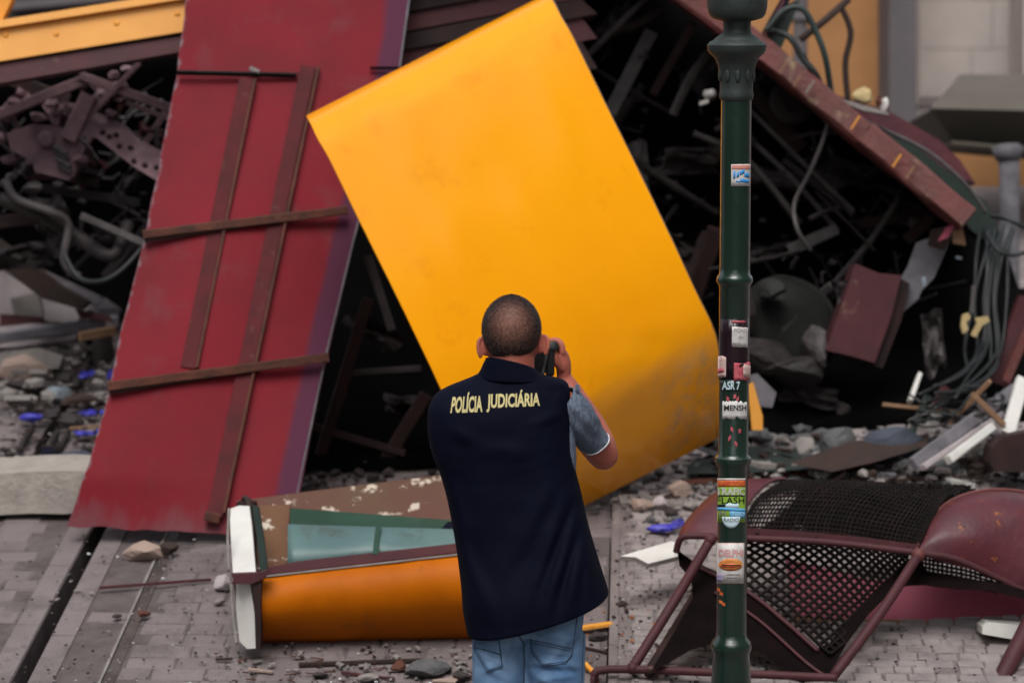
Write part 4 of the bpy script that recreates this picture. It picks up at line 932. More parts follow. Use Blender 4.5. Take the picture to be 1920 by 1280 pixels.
# frayed wire ends along the crest
mb = MB(); rr = random.Random(9)
for k in range(46):
    x = rr.uniform(1660, 1835); y = 912 + (x - 1660) * .03; p = P(x, y, 10.0); q = p + Vector((rr.uniform(-.02, .02), rr.uniform(-.02, .02), rr.uniform(.004, .022))); q2 = q + Vector((rr.uniform(-.012, .012), 0, rr.uniform(-.006, .008)))
    mb.tube([p, q, q2], .0014, 4)
o = mb.build('frayed_wire', M['mesh_wire'], bk); o['kind'] = 'stuff'

# ------------------------------------------------------------------ lamp post
LP = P(1376, 700, 8.3); LAX, LAY = LP.x, LP.y
lb = Vector((LAX, LAY, gz(LAX, LAY)))
lamp = thing('lamp_post', lb, 'dark green cast iron lamp post covered with stickers in front of the wreck', 'lamp post')
def lz(py): return P(1376, py, 8.3).z
K = 8.3 / F
def post(name, prof, m, n=48, parent=lamp):
    mb = MB(); mb.lathe(Vector((LAX, LAY, 0)), [(r * K, lz(y)) for y, r in prof], n); return mb.build(name, M[m], parent, smooth=True, sharp=40)
post('shaft', [(183, 28), (500, 28.3), (512, 29), (516, 32.5), (520, 34), (526, 34), (530, 31), (536, 28.5), (700, 28.3), (852, 28), (856, 30), (860, 34), (868, 34.5), (874, 31), (882, 28), (1040, 28), (1200, 28.3)], 'lamp_green')
post('pedestal', [(1200, 29), (1208, 31), (1214, 37), (1222, 39), (1230, 38), (1236, 34.5), (1260, 36), (1300, 38.5), (1400, 41), (1412, 48), (1430, 48), (1440, 44), (1560, 52), (1600, 62), (1640, 64)], 'lamp_green')
mb = MB(); mb.lathe(Vector((LAX, LAY, 0)), [(64 * K, gz(LAX, LAY)), (70 * K, gz(LAX, LAY) + .02), (62 * K, lz(1560)), (50 * K, lz(1560))], 40); mb.build('base', M['lamp_green'], lamp, smooth=True, sharp=40)
post('capital', [(187, 28), (184, 31), (176, 32), (171, 30.5), (160, 30.5), (150, 31), (138, 33), (122, 35), (108, 41), (100, 50), (94, 54), (84, 55), (78, 50), (75, 43), (72, 41), (69, 37), (62, 27), (52, 25), (40, 26), (37, 38), (34, 47), (28, 52), (15, 55.5), (0, 56), (-30, 56), (-60, 50), (-90, 36), (-100, 25), (-400, 22), (-420, 30), (-430, 10)], 'lamp_top')
# relief on the capital: small leaves round it
for k in range(10):
    a = 2 * math.pi * (k + .5) / 10; q = Vector((LAX + math.cos(a) * 33 * K, LAY + math.sin(a) * 33 * K, lz(140)))
    mb = MB(); mb.ball(q, (.008, .004, .018), 8, 8, Matrix.Rotation(a + math.pi / 2, 3, 'Z')); mb.build('relief_leaf', M['lamp_top'], lamp, smooth=True)
def wrap(px, py, off=.0008, r0=28.3):
    r = r0 * K + off
    x = P(px, py, 8.3 - r * .7).x - LAX; x = max(-r * .995, min(r * .995, x)); y = -math.sqrt(r * r - x * x)
    z = P(px, py, 8.3 + y).z
    return Vector((LAX + x, LAY + y, z))
def sticker_grid(x0, y0, x1, y1, off, nx=14, ny=4, tilt=0.0, ragged=0, seed=0, shape=None):
    rr = random.Random(seed); rows = []
    for i in range(ny + 1):
        row = []
        for j in range(nx + 1):
            x = x0 + (x1 - x0) * j / nx; y = y0 + (y1 - y0) * i / ny + tilt * (x - x0)
            if ragged and i in (0, ny): y += rr.uniform(-ragged, ragged)
            if shape:
                x, y = shape(j / nx, i / ny, x, y)
            row.append(wrap(x, y, off))
        rows.append(row)
    mb = MB(); mb.grid(rows, Vector((0, .0003, 0))); return mb
flat = lambda n, c, **k: mat(n, c, None, rough=k.get('rough', .5), spec=.3)
M['st_white'] = mat('scuffed white paper', (.72, .70, .68), (.55, .52, .50), 60, .5, c3=(.30, .25, .24), s3=.68, scale3=90, w3=.06)
M['st_pink'] = flat('salmon print', (.70, .30, .25)); M['st_blue'] = flat('sky blue print', (.05, .30, .70)); M['st_plum'] = mat('black plum film', (.012, .006, .010), (.02, .009, .014), 30, .25)
M['st_red'] = mat('crimson print', (.45, .03, .07), (.60, .16, .18), 70, .5); M['st_cream'] = mat('cream print', (.66, .52, .46), (.52, .30, .28), 80, .5)
M['st_ink'] = flat('black ink', (.012, .012, .012)); M['st_green'] = flat('lime print', (.30, .50, .06)); M['st_orange'] = mat('orange print', (.75, .22, .04), (.55, .05, .03), 90, .5)
M['st_lblue'] = flat('light blue print', (.12, .42, .72)); M['st_pale'] = flat('pale blue print', (.55, .72, .78)); M['st_lilac'] = flat('lilac print', (.35, .30, .45)); M['st_grey'] = flat('grey print', (.25, .23, .25))
M['st_rose'] = flat('faded rose print', (.70, .33, .32)); M['st_bun'] = mat('bun print', (.72, .33, .08), (.60, .16, .04), 60, .5)
def sticker(mb, m, label=None): o = mb.build('sticker', M[m], lamp, smooth=True); tag(o, label); return o
def prn(name, m, par, x0, y0, x1, y1, off=.0014, **k): return sticker_grid(x0, y0, x1, y1, off, **k).build(name, M[m], par, smooth=True)
def text_polys(body, bold=0.0, font_scale=1.0):
    cu = bpy.data.curves.new('t', 'FONT'); cu.body = body; cu.offset = bold; cu.resolution_u = 3; cu.fill_mode = 'FRONT'
    ob = bpy.data.objects.new('t', cu); COL.objects.link(ob)
    bpy.context.view_layer.update()
    me = ob.evaluated_get(bpy.context.evaluated_depsgraph_get()).to_mesh()
    vs = [v.co.copy() for v in me.vertices]; fs = [tuple(p.vertices) for p in me.polygons]
    bpy.data.objects.remove(ob, do_unlink=True); bpy.data.curves.remove(cu)
    x0 = min(v.x for v in vs); x1 = max(v.x for v in vs); y0 = min(v.y for v in vs); y1 = max(v.y for v in vs)
    return [((v.x - x0) / (x1 - x0), (v.y - y0) / (y1 - y0)) for v in vs], fs, (y0, y1)
def lettering(body, m, par, x0, y0, x1, y1, off=.0020, bold=.02, tilt=0.0, name='lettering'):
    uv, fs, _ = text_polys(body, bold); mb = MB()
    mb.add([wrap(x0 + u * (x1 - x0), y1 + (y0 - y1) * v + tilt * u, off) for u, v in uv], fs); return mb.build(name, M[m], par)
s1 = sticker(sticker_grid(1367, 306, 1404, 347, .0008, tilt=-.02), 'st_white', 'white square sticker with blue scribble near the top')
prn('print', 'st_pink', s1, 1368, 307, 1403, 315)
for k, (x, y, w_, h_) in enumerate(((1371, 320, 4, 14), (1377, 322, 5, 10), (1383, 319, 9, 8), (1392, 321, 10, 9), (1384, 332, 17, 7), (1376, 336, 8, 3))):
    prn('print', 'st_blue', s1, x, y, x + w_, y + h_, nx=3, ny=2, tilt=-.5 if k < 3 else .15)
s2 = sticker(sticker_grid(1346, 597, 1406, 712, .0006, nx=22, ragged=2, seed=2), 'st_plum', 'black plum film wrapped round the shaft')
prn('print', 'st_red', s2, 1370, 600, 1397, 604, nx=6, ny=1)
s3 = sticker(sticker_grid(1371, 611, 1402, 649, .0018, tilt=.06, ragged=.6), 'st_white', 'small white sticker with grey writing')
lettering('POVO', 'st_grey', s3, 1375, 614, 1400, 621, .0028, bold=0, tilt=1); lettering('do', 'st_grey', s3, 1384, 628, 1393, 634, .0028, bold=0); lettering('MAR', 'st_grey', s3, 1374, 641, 1388, 647, .0028, bold=0)
s4 = sticker(sticker_grid(1340, 668, 1361, 708, .0034, nx=6, ny=6, ragged=2, seed=4), 'st_cream', 'torn pink and cream sticker on the left side'); prn('print', 'st_red', s4, 1342, 692, 1357, 700, .0044, nx=4, ny=2, tilt=-.2)
s5 = sticker(sticker_grid(1375, 679, 1412, 713, .0034, nx=8, ny=6, ragged=2, seed=5), 'st_red', 'torn crimson and cream sticker on the right side')
prn('print', 'st_cream', s5, 1393, 682, 1409, 706, .0044, nx=4, ny=3, tilt=.2); prn('print', 'st_ink', s5, 1386, 683, 1394, 688, .0046, nx=3, ny=1, tilt=-.5)
s6 = sticker(sticker_grid(1351, 713, 1391, 733, .0008), 'lamp_green', 'dark green sticker with rough white letters')
lettering('ASR 7', 'st_pale', s6, 1354, 715, 1387, 731, .0018, bold=.03)
for k, (x, y) in enumerate(((1362, 742), (1375, 740), (1380, 748), (1370, 800), (1385, 806), (1366, 822), (1378, 828))):
    o = sticker_grid(x, y, x + 5, y + 8, .0007, nx=2, ny=2, tilt=.8 - k % 3).build('red_scuff', M['st_red'], lamp)
s7 = sticker(sticker_grid(1355, 754, 1402, 787, .0008, ragged=2.5, seed=7, nx=20), 'st_white', 'torn white sticker with black handwriting')
lettering('MENSH', 'st_ink', s7, 1358, 760, 1400, 771, .0018, bold=.02); prn('print', 'lamp_green', s7, 1379, 781, 1384, 787, nx=2, ny=1)
s8 = sticker(sticker_grid(1344, 902, 1400, 984, .0008, nx=20), 'st_green', 'lime and blue sticker with white and black letters')
prn('print', 'st_orange', s8, 1344, 904, 1400, 916, nx=20); prn('print', 'st_white', s8, 1344, 900, 1400, 904, nx=20, ny=1)
lettering('TRAFIC', 'st_white', s8, 1345, 918, 1399, 932, .0020, bold=.03); prn('print', 'st_ink', s8, 1345, 932, 1398, 935, .0012, nx=18, ny=1)
lettering('FLASH', 'st_ink', s8, 1346, 936, 1398, 949, .0020, bold=.01); prn('print', 'st_ink', s8, 1344, 950, 1362, 955, nx=8, ny=1)
prn('print', 'st_pale', s8, 1362, 948, 1387, 958, .0016, nx=10, ny=2); prn('print', 'st_lblue', s8, 1344, 955, 1400, 961, .0018, nx=18, ny=2, tilt=.06)
prn('print', 'st_lblue', s8, 1370, 962, 1400, 977, .0016, nx=12, ny=2); lettering('TEJO', 'st_pale', s8, 1373, 965, 1398, 975, .0024, bold=0); lettering('M', 'st_grey', s8, 1352, 963, 1362, 975, .0024, bold=0)
def semic(u, v, x, y): return x, 974 + (y - 974) * math.sqrt(max(0, 1 - (2 * u - 1) ** 2))
prn('print', 'st_pale', s8, 1356, 974, 1390, 996, .0020, nx=16, ny=4, shape=semic); lettering('RADIO', 'st_grey', s8, 1359, 976, 1387, 984, .0028, bold=.01)
s9 = sticker(sticker_grid(1344, 1024, 1399, 1103, .0008, nx=20), 'st_cream', 'cream sticker with a hot dog picture')
prn('print', 'st_white', s9, 1345, 1026, 1398, 1101, .0011, nx=18)
lettering('DELPHI', 'st_rose', s9, 1351, 1037, 1396, 1051, .0020, bold=.03)
def oval(cx, cy): return lambda u, v, x, y: (x, cy + (y - cy) * math.sqrt(max(0, 1 - (2 * u - 1) ** 2)) if True else y)
prn('print', 'st_bun', s9, 1350, 1054, 1396, 1078, .0020, nx=18, ny=4, shape=oval(0, 1066)); prn('print', 'st_orange', s9, 1352, 1064, 1394, 1072, .0026, nx=18, ny=2, shape=oval(0, 1068)); prn('print', 'brown', s9, 1356, 1066, 1392, 1068, .0032, nx=12, ny=1)
prn('print', 'st_lilac', s9, 1346, 1084, 1359, 1098, .0020, nx=6); prn('print', 'st_grey', s9, 1366, 1084, 1390, 1086, .0020, nx=8, ny=1); prn('print', 'st_grey', s9, 1366, 1090, 1386, 1092, .0020, nx=8, ny=1)
for (x, y) in ((1348, 1110), (1353, 1118), (1352, 1134), (1357, 1138)):
    sticker_grid(x, y, x + 6, y + 6, .0007, nx=2, ny=2, tilt=.4).build('orange_scuff', M['st_orange'], lamp)
# ------------------------------------------------------------------ the man
DM = 7.95
def Q(x, y, o=0.0): return P(x, y, DM + o)
man_base = Vector((Q(975, 1200).x, Q(975, 1200).y, gz(0, Q(975, 1200).y)))
man = thing('person', man_base, 'man seen from behind in navy vest and faded jeans photographing the wreck', 'person')
def remesh(mb, name, m, parent, voxel=.005, smooth=6, fac=.5):
    tmp = mb.build('tmp', m, None, origin=Vector((0, 0, 0)))
    r = tmp.modifiers.new('r', 'REMESH'); r.mode = 'VOXEL'; r.voxel_size = voxel; r.use_smooth_shade = True
    s = tmp.modifiers.new('s', 'SMOOTH'); s.iterations = smooth; s.factor = fac
    bpy.context.view_layer.update()
    ev = tmp.evaluated_get(bpy.context.evaluated_depsgraph_get()); me = bpy.data.meshes.new_from_object(ev)
    bpy.data.objects.remove(tmp, do_unlink=True)
    base = Vector((0, 0, 0)); p = parent
    while p is not None: base += Vector(p.location); p = p.parent
    me.transform(Matrix.Translation(-base)); me.name = name
    me.materials.clear(); me.materials.append(m)
    me.polygons.foreach_set('use_smooth', [True] * len(me.polygons))
    ob = bpy.data.objects.new(name, me); COL.objects.link(ob); ob.parent = parent; return ob
def bvh_of(ob, base):
    me = ob.data; return BVHTree.FromPolygons([v.co + base for v in me.vertices], [tuple(p.vertices) for p in me.polygons])
C0 = Vector((0, 0, CZ))
def cast(bvh, px, py, off=.0015):
    dr = (P(px, py, 1) - C0).normalized(); h = bvh.ray_cast(C0, dr)
    return (h[0] - dr * off) if h[0] is not None else None
b = MB()
skull_c, skull_r = Q(959, 617, .005), (.0825, .100, .094)
tilt = Matrix.Rotation(math.radians(-8), 3, 'X')
b.ball(skull_c, skull_r, 40, 28, tilt)
b.ball(Q(960, 640, .015), (.0785, .088, .078), 28, 20); b.ball(Q(960, 662, .03), (.066, .078, .070), 28, 20)
b.ball(Q(961, 688, .06), (.048, .052, .045), 24, 16)                 # jaw and chin
b.ball(Q(960, 655, .112), (.012, .020, .020), 12, 10)                # nose
b.ball(Q(960, 683, .103), (.022, .010, .008), 12, 8)                 # lips
b.ball(Q(930, 640, .085), (.022, .012, .008), 12, 8); b.ball(Q(990, 640, .085), (.022, .012, .008), 12, 8)   # brows
b.tube([Q(961, 655, -.005), Q(962, 690, -.005), Q(962, 735, .0)], [.060, .060, .072], 24, flat=1.0)
# ears
for sgn, ex, ey in ((-1, 906, 653), (1, 1018, 648)):
    c = Q(ex, ey, -.005); rot = Matrix.Rotation(math.radians(sgn * 50), 3, 'Z') @ Matrix.Rotation(math.radians(sgn * 10), 3, 'Y')
    b.ball(c + Vector((-sgn * .006, .006, 0)), (.0055, .017, .025), 14, 12, rot)
    ring = []
    for k in range(13):
        a = math.radians(-60 + 260 * k / 12); ring.append(c + rot @ Vector((sgn * .003, -.017 * math.cos(a) * 1.0, .029 * math.sin(a))))
    b.tube(ring, [.0055] * 13, 8, smooth=False)
# trunk
b.tube([Q(990, 1160, .02), Q(985, 1080, .02), Q(968, 980, .01), Q(955, 880, 0), Q(945, 800, 0), Q(945, 750, .01), Q(958, 722, .0)], [.135, .135, .13, .14, .145, .10, .07], 28, flat=.66, flatdir=(1, 0, 0) and (0, 1, 0))
# right arm with raised forearm
b.tube([Q(1040, 758, .01), Q(1066, 772, .03), Q(1100, 812, .09), Q(1130, 851, .15)], [.050, .052, .048, .044], 20)
b.tube([Q(1130, 846, .152), Q(1125, 832, .155), Q(1104, 792, .17), Q(1078, 745, .185), Q(1056, 712, .195)], [.041, .044, .043, .033, .0265], 20)
b.ball(Q(1131, 852, .153), (.0435, .0435, .0435), 20, 14)
# left arm, folded forward to carry the lens
b.tube([Q(870, 760, .02), Q(848, 780, .05), Q(850, 830, .13), Q(868, 868, .22)], [.048, .050, .045, .042], 20)
b.tube([Q(868, 868, .22), Q(905, 810, .29), Q(950, 745, .34), Q(968, 715, .36)], [.040, .040, .030, .026], 20)
b.tube([Q(968, 715, .36), Q(982, 700, .36), Q(992, 692, .36)], [.026, .032, .022], 14, flat=.6)
for k in range(4): b.tube([Q(990, 694, .33 + .02 * k), Q(1004, 684, .33 + .02 * k), Q(1018, 668, .33 + .02 * k), Q(1020, 655, .335 + .02 * k)], [.0095, .009, .0085, .007], 8)
b.tube([Q(972, 700, .33), Q(972, 682, .33), Q(978, 668, .33)], [.011, .010, .008], 8)
# right hand gripping the camera
b.tube([Q(1056, 714, .195), Q(1057, 700, .195), Q(1056, 680, .19), Q(1052, 662, .185)], [.0265, .029, .031, .027], 18, flat=.72, flatdir=(1, 0, 0))
for k, (dy, dl, ln) in enumerate(((0, .0, 0), (5, .021, 3), (14, .042, 2), (25, .061, -1))):
    o = .165 + dl
    b.tube([Q(1055, 664 + dy, o), Q(1053, 647 + dy, o), Q(1044, 638 + dy, o + .004), Q(1030 - ln, 640 + dy, o + .008), Q(1024 - ln, 648 + dy, o + .008)], [.0098, .0098, .0092, .0086, .0074], 10)
b.tube([Q(1053, 692, .170), Q(1044, 678, .155), Q(1040, 664, .150), Q(1036, 654, .152)], [.013, .012, .0105, .0085], 10)
# legs
for hx, kx in ((935, -.10), (1043, .08)):
    hp = Q(hx, 1150, .03); h2 = Q(hx, 1290, .015); k_ = Vector((h2.x + kx * .15, man_base.y + .01, .50)); an = Vector((man_base.x + kx * 1.4, man_base.y + .05, .12))
    b.tube([hp, h2, k_, k_.lerp(an, .5), an], [.062, .060, .050, .048, .034], 18)
    b.tube([an, an + Vector((0, -.02, -.05)), an + Vector((0, .10, -.065)), an + Vector((0, .17, -.07))], [.034, .034, .034, .022], 14, flat=.8)
body = remesh(b, 'body', M['skin'], man, voxel=.0036, smooth=4)
# cropped hair: a thin cap over the skull, open at the face, and stubble standing on it
mb = MB(); nlat, nlon = 60, 80; r2 = (skull_r[0] + .0012, skull_r[1] + .0012, .105); vs = []; ok = []
for i in range(nlat + 1):
    th = math.pi * i / nlat
    for k in range(nlon):
        a = 2 * math.pi * k / nlon; q = Vector((r2[0] * math.sin(th) * math.cos(a), r2[1] * math.sin(th) * math.sin(a), r2[2] * math.cos(th)))
        q = Vector((q.x, q.y, q.z * (.0952 / .105) if q.z > 0 else q.z)); vs.append(skull_c + tilt @ q); ok.append((q.y < .062 - .3 * max(0, -q.z)) and (q.z > -.080 + .006 * math.cos(a * 4)) and not (q.y > -.02 and q.z < -.02))
fs = []
for i in range(nlat):
    for k in range(nlon):
        f = (i * nlon + k, i * nlon + nlon + k, i * nlon + nlon + (k + 1) % nlon, i * nlon + (k + 1) % nlon)
        if all(ok[v] for v in f): fs.append(f)
mb.add(vs, fs)
hm = M['scalp']
def crown(N, L):
    tc = N.new('ShaderNodeTexCoord'); vm = N.new('ShaderNodeVectorMath'); vm.operation = 'DISTANCE'; cc = Q(958, 606, -.085) - man_base
    vm.inputs[1].default_value = cc; L.new(tc.outputs['Object'], vm.inputs[0])
    n = N.new('ShaderNodeTexNoise'); n.inputs['Scale'].default_value = 120; n.inputs['Detail'].default_value = 8; n.inputs['Roughness'].default_value = .75; L.new(tc.outputs['Object'], n.inputs['Vector'])
    a = N.new('ShaderNodeMath'); a.operation = 'MULTIPLY_ADD'; a.inputs[1].default_value = .16; L.new(n.outputs[0], a.inputs[0]); L.new(vm.outputs['Value'], a.inputs[2])
    r = N.new('ShaderNodeMapRange'); r.inputs[1].default_value = .092; r.inputs[2].default_value = .162; r.inputs[3].default_value = .9; r.inputs[4].default_value = 0; L.new(a.outputs[0], r.inputs[0]); return r.outputs[0]
overlay(hm, lambda N, L: (crown(N, L), (.25, .115, .085)))
hair = mb.build('hair', hm, man, smooth=True)
mb = MB(); rr = random.Random(5)
for k in range(13000):
    f = rr.choice(fs); p = vs[f[0]].lerp(vs[f[1]], rr.random()).lerp(vs[f[3]], rr.random() * .9); n_ = (p - skull_c).normalized()
    t_ = Vector((rr.gauss(0, 1), rr.gauss(0, 1), rr.gauss(0, 1) - 1.2)); d_ = (n_ * 1.0 + t_ * .38).normalized(); s_ = n_.cross(t_).normalized() * .0003; ln = rr.uniform(.002, .0055)
    mb.add([p - s_, p + s_, p + d_ * ln], [(0, 1, 2)])
o = mb.build('stubble', M['hair'], hair); o['kind'] = 'stuff'
# ring lofts for clothes
def loft(rings, n=96, m=6, ex=2.5, fold=None, bulge=0.0):
    """rings: (Lx, Ly, Rx, Ry, half_back, half_front, centre offset)"""
    rc_ = cr([Vector(r[:3]) for r in rings], m); r2_ = cr([Vector((r[3], r[4], r[5])) for r in rings], m); r3_ = cr([Vector((r[6], 0, 0)) for r in rings], m)
    rows = []
    for a_, b_, c_ in zip(rc_, r2_, r3_):
        L_ = Q(a_.x, a_.y, c_.x); R_ = Q(a_.z, b_.x, c_.x); ce = (L_ + R_) / 2; h = (R_ - L_) / 2; row = []
        for k in range(n + 1):
            t_ = 2 * math.pi * k / n; c, s = math.cos(t_), math.sin(t_)
            cx = math.copysign(abs(c) ** (2 / ex), c); sy = math.copysign(abs(s) ** (2 / ex), s)
            q = ce + h * cx + Vector((0, 1, 0)) * (sy * (b_.z if s > 0 else b_.y))
            if fold:
                x, y, d = pxy(q); w_ = fold(x, y) if s < .15 else 0
                q = q + Vector((0, -1, 0)) * w_
            row.append(q)
        rows.append(row)
    return rows
def ridge(x, y, segs):
    w = 0
    for (x1, y1, x2, y2, amp, wid) in segs:
        vx, vy = x2 - x1, y2 - y1; L2 = vx * vx + vy * vy; t_ = ((x - x1) * vx + (y - y1) * vy) / L2; tt = min(1, max(0, t_))
        dx, dy = x - (x1 + vx * tt), y - (y1 + vy * tt); dist = math.hypot(dx, dy); w += amp * math.exp(-(dist / wid) ** 2) * math.sin(math.pi * min(1, max(.12, .12 + tt * .88)))
    return w
folds = [(1062, 930, 975, 1170, .010, 13), (1078, 960, 1015, 1160, .013, 12), (1092, 980, 1062, 1150, .014, 13), (1104, 1000, 1104, 1120, .010, 11), (1040, 900, 930, 1100, .006, 16),
         (1072, 945, 995, 1165, -.008, 9), (1088, 990, 1040, 1155, -.010, 9), (850, 960, 905, 1170, .006, 15), (866, 1020, 940, 1180, .005, 13), (830, 870, 880, 1010, .005, 14), (900, 840, 1010, 850, .004, 16), (840, 800, 900, 835, .004, 12), (1010, 790, 1055, 770, .005, 12), (885, 715, 870, 780, .003, 8), (1000, 720, 1020, 780, .003, 9)]
def vfold(x, y): return 2.0 * ridge(x, y, folds) + .004 * noise.noise(Vector((x * .02, y * .02, 3))) + .0015 * noise.noise(Vector((x * .07, y * .07, 1)))
VR = [ # Lx, Ly, Rx | Ry, back, front, centre
 (877, 1183, 1140, 1107, .165, .13, .02), (869, 1140, 1132, 1082, .162, .13, .02), (866, 1100, 1122, 1050, .150, .12, .02), (859, 1040, 1110, 1010, .130, .12, .02), (850, 985, 1099, 970, .124, .12, .015),
 (839, 930, 1088, 920, .120, .12, .01), (826, 885, 1079, 885, .118, .12, .005), (812, 850, 1073, 852, .118, .12, 0), (804, 815, 1069, 818, .120, .12, 0), (803, 785, 1068, 790, .120, .115, 0), (806, 760, 1068, 765, .112, .11, 0),
 (818, 740, 1068, 742, .098, .10, 0), (838, 727, 1066, 726, .084, .085, 0), (862, 717, 1060, 716, .078, .075, 0), (882, 709, 1044, 710, .074, .07, 0), (898, 701, 1026, 706, .072, .065, 0), (908, 692, 1012, 702, .070, .065, 0)]
rows = loft(VR, fold=vfold)
# hem dips at the middle of the back
for i in range(0, 10):
    for k, q in enumerate(rows[i]):
        s = math.sin(2 * math.pi * k / 96)
        if s < 0: rows[i][k] = q + Vector((0, 0, -.020 * (-s) ** 1.2 * (1 - i / 10)))
mb = MB(); mb.grid(rows, uv=False)
vest = mb.build('vest', M['vest'], man, smooth=True); sm = vest.modifiers.new('solid', 'SOLIDIFY'); sm.thickness = .004; sm.offset = 0
vb = BVHTree.FromPolygons([v for v in mb.v], mb.f)
# collar
CR = [(897, 704, 1026, 708, .080, .07, 0), (903, 694, 1018, 706, .079, .07, 0), (908, 683, 1012, 702, .077, .07, 0), (914, 674, 1006, 696, .075, .07, 0)]
rows = loft(CR, n=64, m=5)
for i, r in enumerate(rows):
    k_ = i / (len(rows) - 1)
    for j, q in enumerate(r):
        s = math.sin(2 * math.pi * j / 64); c = math.cos(2 * math.pi * j / 64)
        if s < 0: r[j] = q + Vector((-.012 * k_ * -s, 0, (.020 * (-s)) * k_ - .010 * (1 - k_) * -s + (.004 * -s)))
mb = MB(); mb.grid(rows, uv=False); col = mb.build('collar', M['vest'], vest, smooth=True); sm = col.modifiers.new('solid', 'SOLIDIFY'); sm.thickness = .007; sm.offset = 0
# yoke seam and hem seam as thin raised cords
def cord(bvh, pts, r, m, name, parent, steps=10, off=.001):
    q = []
    for (xa, ya), (xb, yb2) in zip(pts, pts[1:]):
        for k in range(steps):
            h = cast(bvh, xa + (xb - xa) * k / steps, ya + (yb2 - ya) * k / steps, off)
            if h: q.append(h)
    h = cast(bvh, *pts[-1], off)
    if h: q.append(h)
    if len(q) > 2:
        mb = MB(); mb.tube(q, r, 6, smooth=False); return mb.build(name, m, parent, smooth=True)
cord(vb, [(884, 712), (870, 760), (856, 800)], .0012, M['vest_trim'], 'seam', vest)
cord(vb, [(884, 1176), (930, 1186), (985, 1180), (1050, 1148), (1130, 1106)], .0012, M['vest_trim'], 'hem_seam', vest)
cord(vb, [(1061, 722), (1059, 780), (1064, 850)], .0014, M['vest_trim'], 'armhole_seam', vest)
# printed words
def words(body, x0, x1, ya0, ya1, yb0, yb1, shear=0.0):
    uv, fs, (bb0, bb1) = text_polys(body, .032); mb = MB()
    bm = bmesh.new(); bv = [bm.verts.new((u, v, 0)) for u, v in uv]
    for f in fs:
        try: bm.faces.new([bv[i] for i in f])
        except ValueError: pass
    bmesh.ops.triangulate(bm, faces=bm.faces); bmesh.ops.subdivide_edges(bm, edges=bm.edges, cuts=1)
    pts = []
    for v in bm.verts:
        u, w_ = v.co.x, v.co.y; x = x0 + (x1 - x0) * u; top = ya0 + (ya1 - ya0) * u; bot = yb0 + (yb1 - yb0) * u
        x += shear * w_ * (1 - u); h = cast(vb, x, bot + (top - bot) * w_, .0042); pts.append(h or Q(x, bot, -.14))
    bm.verts.index_update(); mb.add(pts, [tuple(v.index for v in f.verts) for f in bm.faces]); bm.free()
    o = mb.build('lettering', M['gold'], vest); o['label'] = 'pale gold printed word ' + body; return o
words('POLÍCIA', 844, 904.5, 736, 734, 774.5, 772.5, 6)
words('JUDICIÁRIA', 912, 1012.5, 732, 730, 773, 768, 2)
# shirt: body under the vest and two short sleeves
SR = [(866, 1000, 1092, 985, .10, .10, .02), (850, 940, 1084, 925, .10, .10, .02), (835, 890, 1080, 885, .10, .10, .01), (820, 850, 1081, 855, .10, .10, .01), (815, 815, 1079, 830, .10, .10, .01), (815, 780, 1074, 790, .09, .09, .01), (832, 745, 1072, 752, .07, .07, .01), (880, 722, 1062, 724, .06, .06, .01)]
mb = MB(); mb.grid(loft(SR, n=64, m=4), uv=False); shirt = mb.build('shirt', M['shirt'], man, smooth=True)
def sleeve(cs, rs, folds_, n=40):
    pts = cr([Vector(c) for c in cs], 8); rad = cr([Vector((r, r, r)) for r in rs], 8); rows = []; prev = None
    W3 = [Q(p.x, p.y, p.z) for p in pts]
    for i, p in enumerate(W3):
        t_ = (W3[min(i + 1, len(W3) - 1)] - W3[max(i - 1, 0)]).normalized()
        x = t_.cross(Vector((0, 1, 0))).normalized() if prev is None else (prev - t_ * prev.dot(t_)).normalized(); prev = x; y = t_.cross(x); row = []
        for k in range(n + 1):
            a = 2 * math.pi * k / n; q = p + (x * math.cos(a) + y * math.sin(a)) * rad[i].x; xx, yy, _ = pxy(q)
            w = ridge(xx, yy, folds_) + .003 * noise.noise(Vector((xx * .05, yy * .05, 2))); q += (q - p).normalized() * w; row.append(q)
        rows.append(row)
    return rows
fr = [(1072, 760, 1120, 815, .006, 5), (1070, 790, 1110, 840, .006, 5), (1085, 745, 1130, 800, .004, 4), (1078, 775, 1118, 828, -.005, 4), (1075, 722, 1098, 760, .004, 5), (1070, 815, 1100, 848, .005, 5)]
rows = sleeve([(1052, 752, .0), (1066, 764, .01), (1082, 784, .03), (1100, 808, .07), (1118, 831, .10)], [.050, .054, .054, .047, .0415], fr)
mb = MB(); mb.grid(rows, uv=False); slv = mb.build('sleeve', M['shirt'], shirt, smooth=True); sm = slv.modifiers.new('solid', 'SOLIDIFY'); sm.thickness = .003
mb = MB(); mb.tube(rows[-1][:-1] + rows[-1][:1], .0024, 6, smooth=False, caps=False); mb.build('sleeve_hem', M['white_hem'], slv, smooth=True)
sb = BVHTree.FromPolygons([Vector(v) for r in rows for v in r], [(i * 41 + j, i * 41 + j + 1, i * 41 + 42 + j, i * 41 + 41 + j) for i in range(len(rows) - 1) for j in range(40)])
cord(sb, [(1084, 726), (1078, 760), (1076, 800), (1080, 838)], .0016, M['shirt'], 'sleeve_seam', slv)
mb = MB(); q = Q(1083, 727, -.03); mb.box(q, Vector((.006, 0, .001)), Vector((0, .004, 0)), Vector((-.002, 0, .010))); mb.build('shoulder_loop', M['shirt'], slv, bevel=.002)
rows = sleeve([(868, 758, .02), (850, 775, .05), (846, 800, .09), (846, 832, .14)], [.050, .054, .055, .058], [])
mb = MB(); mb.grid(rows, uv=False); sl2 = mb.build('sleeve', M['shirt'], shirt, smooth=True); sm = sl2.modifiers.new('solid', 'SOLIDIFY'); sm.thickness = .003
